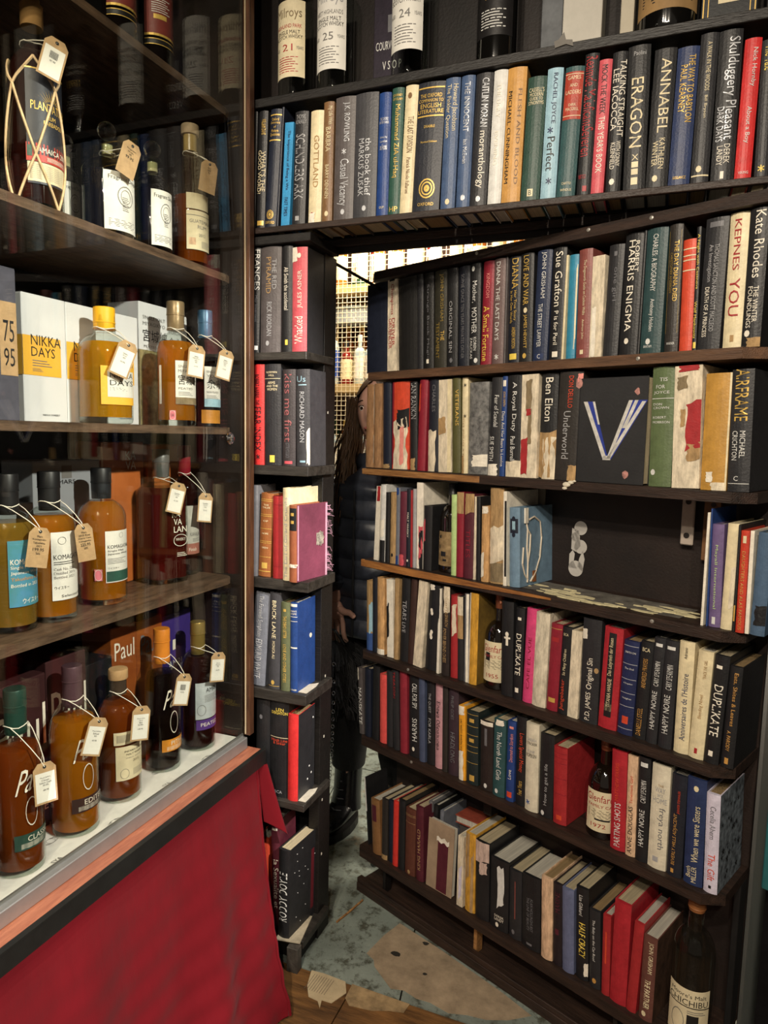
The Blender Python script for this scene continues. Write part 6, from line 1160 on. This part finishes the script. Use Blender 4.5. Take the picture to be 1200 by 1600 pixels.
# white box files on the upper shelf and a wire tray on the middle one
for k in range(6):
    r_ = thing('box_file', ('first', 'second', 'third', 'fourth', 'fifth', 'sixth')[k]+' white box file from left on the upper back shelf', 'box file', T(-1.02+.062*k if 0 else -.02+.062*k, 3.56, CZ+.8003), 'white box files on the upper back shelf')
    q = MB(); q.box(-.028, .028, 0, .22, 0, .33, bev=.002); q.build('file_body', mat('file_white', 'e0ddd4', .6, .03), r_)
    q = MB(); q.box(-.018, .018, -.001, 0, .2, .27); q.build('label', bl_[1], r_)
r_ = thing('storage_tub', 'grey plastic tub lying on the middle back shelf', 'tub', T(-1.62, 3.62, CZ+.2753+.335) @ T(0, 0, 0))
q = MB(); q.grid(lambda u, v: ((.16+.02*v)*math.cos(u*6.283), .07*math.sin(u*6.283), .08*v), 24, 3, closeu=True); q.prism([(.16*math.cos(k*.524), .07*math.sin(k*.524)) for k in range(12)], 0, .002); q.build('tub_body', mat('grey_tub', 'a8aaa4', .5), r_)
q = MB(); q.lathe([(.18, .078), (.186, .080), (.186, .088), (.17, .09)], 24, sy=.42); q.build('rim', mat('grey_tub', 'a8aaa4'), r_)
for sx in (-.12, .12):
    q = MB(); q.box(sx-.01, sx+.01, -.01, .01, -.335, .0); q.build('stand', PALEW, r_)
# ------------------------------------------------------------------ the woman standing behind the door
SKIN = mat('skin', 'c79a88', .55, .06, 30, .1); 
pr = thing('person', 'person with long brown hair in black puffer jacket and boots behind the door', 'person', T(-.832, 2.05, -.0) @ RZ(R(-8)))
def skinmesh(name, V, E, Rr, m_, parent, sub=2, M=None, flat=None):
    me = bpy.data.meshes.new(name); me.from_pydata(V, E, []); me.materials.append(m_)
    o = bpy.data.objects.new(name, me); COL.objects.link(o); o.parent = parent
    if M is not None: o.matrix_local = M
    sk = o.modifiers.new('skin', 'SKIN'); sk.use_smooth_shade = True
    lay = me.skin_vertices[0] if len(me.skin_vertices) else None
    if lay is None:
        bm = bmesh.new(); bm.from_mesh(me); bm.verts.layers.skin.verify(); bm.to_mesh(me); bm.free(); lay = me.skin_vertices[0]
    for i, r_ in enumerate(Rr):
        lay.data[i].radius = r_ if isinstance(r_, tuple) else (r_, r_)
    lay.data[0].use_root = True
    s_ = o.modifiers.new('subdivision', 'SUBSURF'); s_.levels = sub; s_.render_levels = sub
    return o
# local frame: x to the viewer's right, y away from the camera, z up; she faces the camera (-y)
V = [(0, 0, .80), (0, 0, .92), (0, .005, 1.06), (0, .01, 1.18), (0, .01, 1.245), (0, -.004, 1.285), (0, -.006, 1.33),
     (-.09, .0, .77), (-.095, -.01, .44), (-.10, .01, .09), (-.10, -.10, .035),
     (.09, .0, .77), (.095, -.01, .44), (.10, .01, .09), (.10, -.10, .035),
     (-.14, .01, 1.15), (-.145, -.06, .94), (-.078, -.130, .835), (-.066, -.138, .80),
     (.14, .01, 1.15), (.205, .02, .93), (.21, -.05, .74), (.21, -.06, .70)]
E = [(0, 1), (1, 2), (2, 3), (3, 4), (4, 5), (5, 6), (0, 7), (7, 8), (8, 9), (9, 10), (0, 11), (11, 12), (12, 13), (13, 14), (3, 15), (15, 16), (16, 17), (17, 18), (3, 19), (19, 20), (20, 21), (21, 22)]
Rr = [(.13, .10), (.12, .09), (.12, .09), (.07, .055), .042, .045, .05, .085, .055, .038, .035, .085, .055, .038, .035, .034, .032, .024, .022, .034, .032, .024, .022]
skinmesh('body', V, E, Rr, SKIN, pr)
# head
q = MB()
def head(u, v):
    th = u*2*math.pi; ph = v*math.pi
    x = math.sin(ph)*math.sin(th); y = -math.sin(ph)*math.cos(th); z = math.cos(ph)
    f = max(0, -y)
    X = .070*x*(1-.22*max(0, -z)**1.5); Y = .088*y*(1-.10*max(0, -z)); Z = .108*z
    Y -= .016*math.exp(-((X/.012)**2))*math.exp(-((Z+.018)/.020)**2)*f            # nose
    Y -= .005*math.exp(-((X/.010)**2))*math.exp(-((Z-.01)/.022)**2)*f
    Y += .008*(math.exp(-(((abs(X)-.030)/.013)**2)))*math.exp(-((Z-.008)/.011)**2)*f  # eye sockets
    Y -= .005*math.exp(-((X/.02)**2))*math.exp(-((Z+.052)/.007)**2)*f             # lips
    Y -= .006*math.exp(-((X/.018)**2))*math.exp(-((Z+.088)/.014)**2)*f            # chin
    return (X, Y, Z)
q.grid(head, 64, 44, closeu=True); HM = T(.012, -.012, 1.400) @ RZ(R(6))
q.build('head', SKIN, pr, smooth=True, M=HM)
for sx in (-1, 1):
    q = MB(); q.lathe([(max(.0003, .0115*math.sin(a)), -.0115*math.cos(a)) for a in [math.pi*i/10 for i in range(11)]], 16); q.build('eye', mat('eye_white', 'd8d0c8', .2, 0, bump=0), pr, smooth=True, M=HM @ T(sx*.030, -.0660, .008))
    q = MB(); q.lathe([(.005, 0), (.004, .0012), (.001, .0014)], 14); q.build('iris', mat('iris', '2a1c14', .1, 0, bump=0), pr, smooth=True, M=HM @ T(sx*.030, -.0772, .008) @ RX(R(90)))
    q = MB(); q.tube([(sx*(.016+.03*i/6), -.0775+.010*(i/6)**2, .026+.005*math.sin(i/6*3)) for i in range(7)], .0022, 5); q.build('eyebrow', mat('brow', '3a281c', .9), pr, M=HM)
    q = MB(); q.tube([(sx*(.017+.027*i/6), -.078+.007*(i/6)**2, .012+.004*math.sin(i/6*3)) for i in range(7)], .0012, 4); q.build('eyelid', mat('brow', '3a281c'), pr, M=HM)
    q = MB(); q.grid(lambda u, v: (sx*(.068+.012*math.sin(v*3.1)), .0+.018*math.cos(u*6.28)*math.sin(v*3.1), -.005+.028*math.sin(u*6.28)*(.4+.6*v)), 14, 6, closeu=True); q.build('ear', SKIN, pr, smooth=True, M=HM)
q = MB(); q.grid(lambda u, v: (.024*(2*u-1), -.0865+.012*(2*u-1)**2-.003*math.sin(v*3.14), -.052+.012*(v-.5)*(1-(2*u-1)**2)), 10, 6); q.build('mouth', mat('lips', 'a05e58', .5), pr, smooth=True, M=HM)
# hair: long, falling over the shoulders
HAIR = mat('brown_hair', '6a4e32', .45, .6, 30, .4, 120, stretch=(12, 12, .6), second='2e2016')
q = MB()
def hcap(u, v):
    th = u*2*math.pi; ph = v*math.pi*.62
    x = math.sin(ph)*math.sin(th); y = -math.sin(ph)*math.cos(th); z = math.cos(ph)
    cut = 1.0
    if y < -.1: # hairline
        ph2 = min(ph, .62+.55*min(1, abs(x)*1.6)); x = math.sin(ph2)*math.sin(th); y = -math.sin(ph2)*math.cos(th); z = math.cos(ph2)
    return (.082*x*1.02, .098*y+.004, .120*z)
q.grid(hcap, 48, 20, closeu=True); q.build('hair', HAIR, pr, smooth=True, M=HM)
q = MB(); r3 = random.Random(3)
for sx in (-1, 1):
    for k in range(120):
        a = r3.uniform(-.2, 1.9); x0 = sx*.072*math.sin(max(.35, a)); y0 = -.078*math.cos(a); z0 = r3.uniform(-.02, .045)
        x0 = sx*(.060+.02*r3.random()) if a < 1.2 else x0
        L_ = r3.uniform(.24, .46); out = r3.uniform(.01, .055); fr = r3.uniform(-.07, .03)
        pth = []
        for i in range(9):
            t_ = i/8; pth.append((x0+sx*out*ss(t_*1.4)+.006*math.sin(t_*9+k), y0*(1-.3*t_)+fr*ss(t_)+.012, z0-L_*t_))
        q.tube(pth, lambda t_: .0042*(1-.7*t_), 5)
q.build('hair_strands', HAIR, pr, smooth=True, M=HM)
# puffer jacket
JK = mat('black_puffer', '2a2e38', .42, .2, 20, .5, 30, spec=.5)
def quilt(s_, n_): return abs(math.sin(s_*math.pi*n_))**.55
q = MB()
def jac(u, v):
    th = u*2*math.pi; z = .70+.555*v
    rx = .165+.01*math.cos(v*5)+(-.112*ss((v-.84)/.16)); ry = .125-.062*ss((v-.84)/.16)
    b = .013*quilt(v, 9)+.002*math.sin(th*9+v*30)
    return ((rx+b)*math.sin(th), .005-(ry+b)*math.cos(th), z-.045*abs(math.sin(th))*ss((v-.8)/.2))
q.grid(jac, 56, 84, closeu=True); q.build('jacket', JK, pr, smooth=True)
q = MB(); q.grid(lambda u, v: ((.062+.012*math.sin(v*3.1))*math.sin(u*6.283), .004-(.066+.012*math.sin(v*3.1))*math.cos(u*6.283), 1.215+.055*v), 30, 6, closeu=True); q.build('collar', JK, pr, smooth=True)
q = MB(); q.box(-.003, .003, -.143, -.139, .71, 1.16); q.build('zip', mat('zip', '3a3a3c', .3, metal=.5), pr)
def sleeve(P, n_=70):
    P = [Vector(p) for p in P]; path = []
    L_ = len(P)-1
    for i in range(n_+1):
        t_ = i/n_*L_; k = min(int(t_), L_-1); f = t_-k
        p0 = P[max(k-1, 0)]; p1 = P[k]; p2 = P[k+1]; p3 = P[min(k+2, L_)]
        path.append(.5*((2*p1)+(p2-p0)*f+(2*p0-5*p1+4*p2-p3)*f*f+(3*p1-p0-3*p2+p3)*f**3))
    q = MB(); q.tube(path, lambda t_: (.070-.022*t_+.008*quilt(t_, 10))*(1-.25*ss((t_-.97)/.03)), 22); q.build('sleeve', JK, pr, smooth=True)
sleeve([(-.115, .01, 1.165), (-.160, -.02, 1.06), (-.155, -.07, .94), (-.115, -.115, .87), (-.078, -.130, .83)])
sleeve([(.115, .01, 1.165), (.19, .012, 1.06), (.215, .015, .92), (.215, -.03, .80), (.21, -.05, .74)])
# trousers and boots
TR = mat('black_trousers', '111114', .7, .2, 30, .3)
for sx in (-1, 1):
    q = MB(); q.tube([(sx*.07, .0, .80), (sx*.088, -.002, .70), (sx*.094, -.008, .45), (sx*.097, .0, .30), (sx*.10, .01, .22)], lambda t_: .097-.040*t_, 20); q.build('trouser_leg', TR, pr, smooth=True)
    bt_ = MB(); BT = mat('black_boot_leather', '121214', .22, .1, 30, .2, spec=.6)
    bt_.tube([(sx*.10, .012, .285), (sx*.10, .010, .20), (sx*.10, .004, .12), (sx*.10, -.005, .07)], lambda t_: .054-.008*math.sin(t_*3.1), 18)
    def foot(u, v):
        y = .055-.200*v; prof_ = (1-abs(2*v-1)**4)**.5; wx = (.037+.010*math.sin(v*3.1)-.004*v)*max(prof_, .25); hz = (.085-.040*ss((v-.25)*1.5))*max(prof_, .35)
        th = u*2*math.pi; return (sx*.10+wx*math.sin(th), y, .030+max(0, .5+.5*math.cos(th))**.8*hz-.004)
    bt_.grid(foot, 24, 26, closeu=True); b_ = bt_.build('boot', BT, pr, smooth=True)
    q = MB(); q.prism([(sx*.10+.043*math.cos(a)*(1 if math.sin(a) > 0 else 1.05), -.045+.105*math.sin(a)) for a in [j*.3927 for j in range(16)]], .0, .028); q.build('sole', mat('boot_sole', '0c0c0c', .6), b_)
    q = MB()
    for k in range(7):
        z = .085+.028*k; y = -.052+.006*k if k else -.072; q.tube([(sx*.10-.020, y+.008, z), (sx*.10, y-.006, z+.003), (sx*.10+.020, y+.008, z)], .0025, 5)
    q.build('lace', mat('lace', '2c2c30', .5), b_)
# visible hand: palm and five separate curled fingers over the bag
HMx = T(-.064, -.142, .797) @ RZ(R(14)) @ RX(R(8))
V = [(0, .012, .02), (0, 0, -.015), (.002, -.004, -.045)]; E = [(0, 1), (1, 2)]; Rr = [(.020, .015), (.032, .015), (.034, .014)]
skinmesh('hand', V, E, Rr, SKIN, pr, 2, HMx)
fing = [(-.027, [(0, 0), (-.004, -.024), (-.001, -.041), (.006, -.054)], .0078), (-.010, [(0, 0), (-.006, -.029), (-.002, -.050), (.007, -.066)], .0084), (.008, [(0, 0), (-.007, -.031), (-.001, -.053), (.010, -.069)], .0086), (.026, [(0, 0), (-.010, -.028), (-.008, -.048), (.000, -.062)], .0084)]
for k, (x0, pts, r_) in enumerate(fing):
    V = [(x0*.7, -.002, -.030)]+[(x0+(.004 if k == 3 else 0)*i, -.004+y, -.052+z) for i, (y, z) in enumerate(pts)]
    skinmesh('finger', V, [(i, i+1) for i in range(len(V)-1)], [r_*1.1]+[r_*(1-.07*i) for i in range(len(pts))], SKIN, pr, 2, HMx)
V = [(.012, -.002, -.002), (.034, -.010, -.012), (.056, -.018, -.010), (.072, -.022, -.024)]
skinmesh('thumb', V, [(0, 1), (1, 2), (2, 3)], [.012, .0115, .010, .008], SKIN, pr, 2, HMx)
# hand bag of black fur with a chain strap
bag = thing('handbag', 'shaggy black handbag with silver chain hanging from her hand', 'bag', pr.matrix_world @ T(-.035, -.185, .655))
q = MB(); q.grid(lambda u, v: ((.062+.02*math.sin(v*3.1))*math.cos(u*6.283)*math.sin(max(.05, v)*math.pi)**.4, .035*math.sin(u*6.283)*math.sin(max(.05, v)*math.pi)**.4, -.16+.21*v), 24, 16, closeu=True); q.build('bag_body', mat('black_fur', '0c0c0d', .9), bag, smooth=True)
q = MB()
for k in range(420):
    a = r3.uniform(0, 6.28); z = r3.uniform(-.15, .045); x, y = .074*math.cos(a), .040*math.sin(a); q.tube([(x, y, z), (x*1.25, y*1.3, z-.01), (x*1.32+.004*math.sin(k), y*1.35, z-.035)], .0010, 3)
q.build('fur', mat('fur_strand', '18181a', .5), bag, kind='stuff')
q = MB(); q.tube([(-.03, 0, .04), (-.01, -.01, .085), (.01, -.012, .085), (.035, 0, .04)], .004, 6); q.build('handle', mat('bag_handle', '1c1c1e', .4), bag, smooth=True)
q = MB()
for k in range(52):
    t_ = k/51; x = -.03+.085*t_; z = -.05-.36*(1-(2*t_-.9)**2)*1.0 if t_ > .0 else -.05; 
    x = .02*math.cos(t_*3.14)*-1+.015; z = .0-.40*math.sin(t_*3.14)**.7; y = -.055
    c_ = Vector((x, y, z)); h_ = k % 2
    q.tube([c_+Vector((.0045*math.cos(j*1.047)*(1 if h_ else .35), .0045*math.cos(j*1.047)*(.35 if h_ else 1), .006*math.sin(j*1.047))) for j in range(7)], .0010, 4)
q.build('chain', mat('silver_chain', 'b8b8bc', .25, 0, bump=0, metal=.9), bag, kind='stuff')
bpy.data.objects.remove(_fo, do_unlink=True)
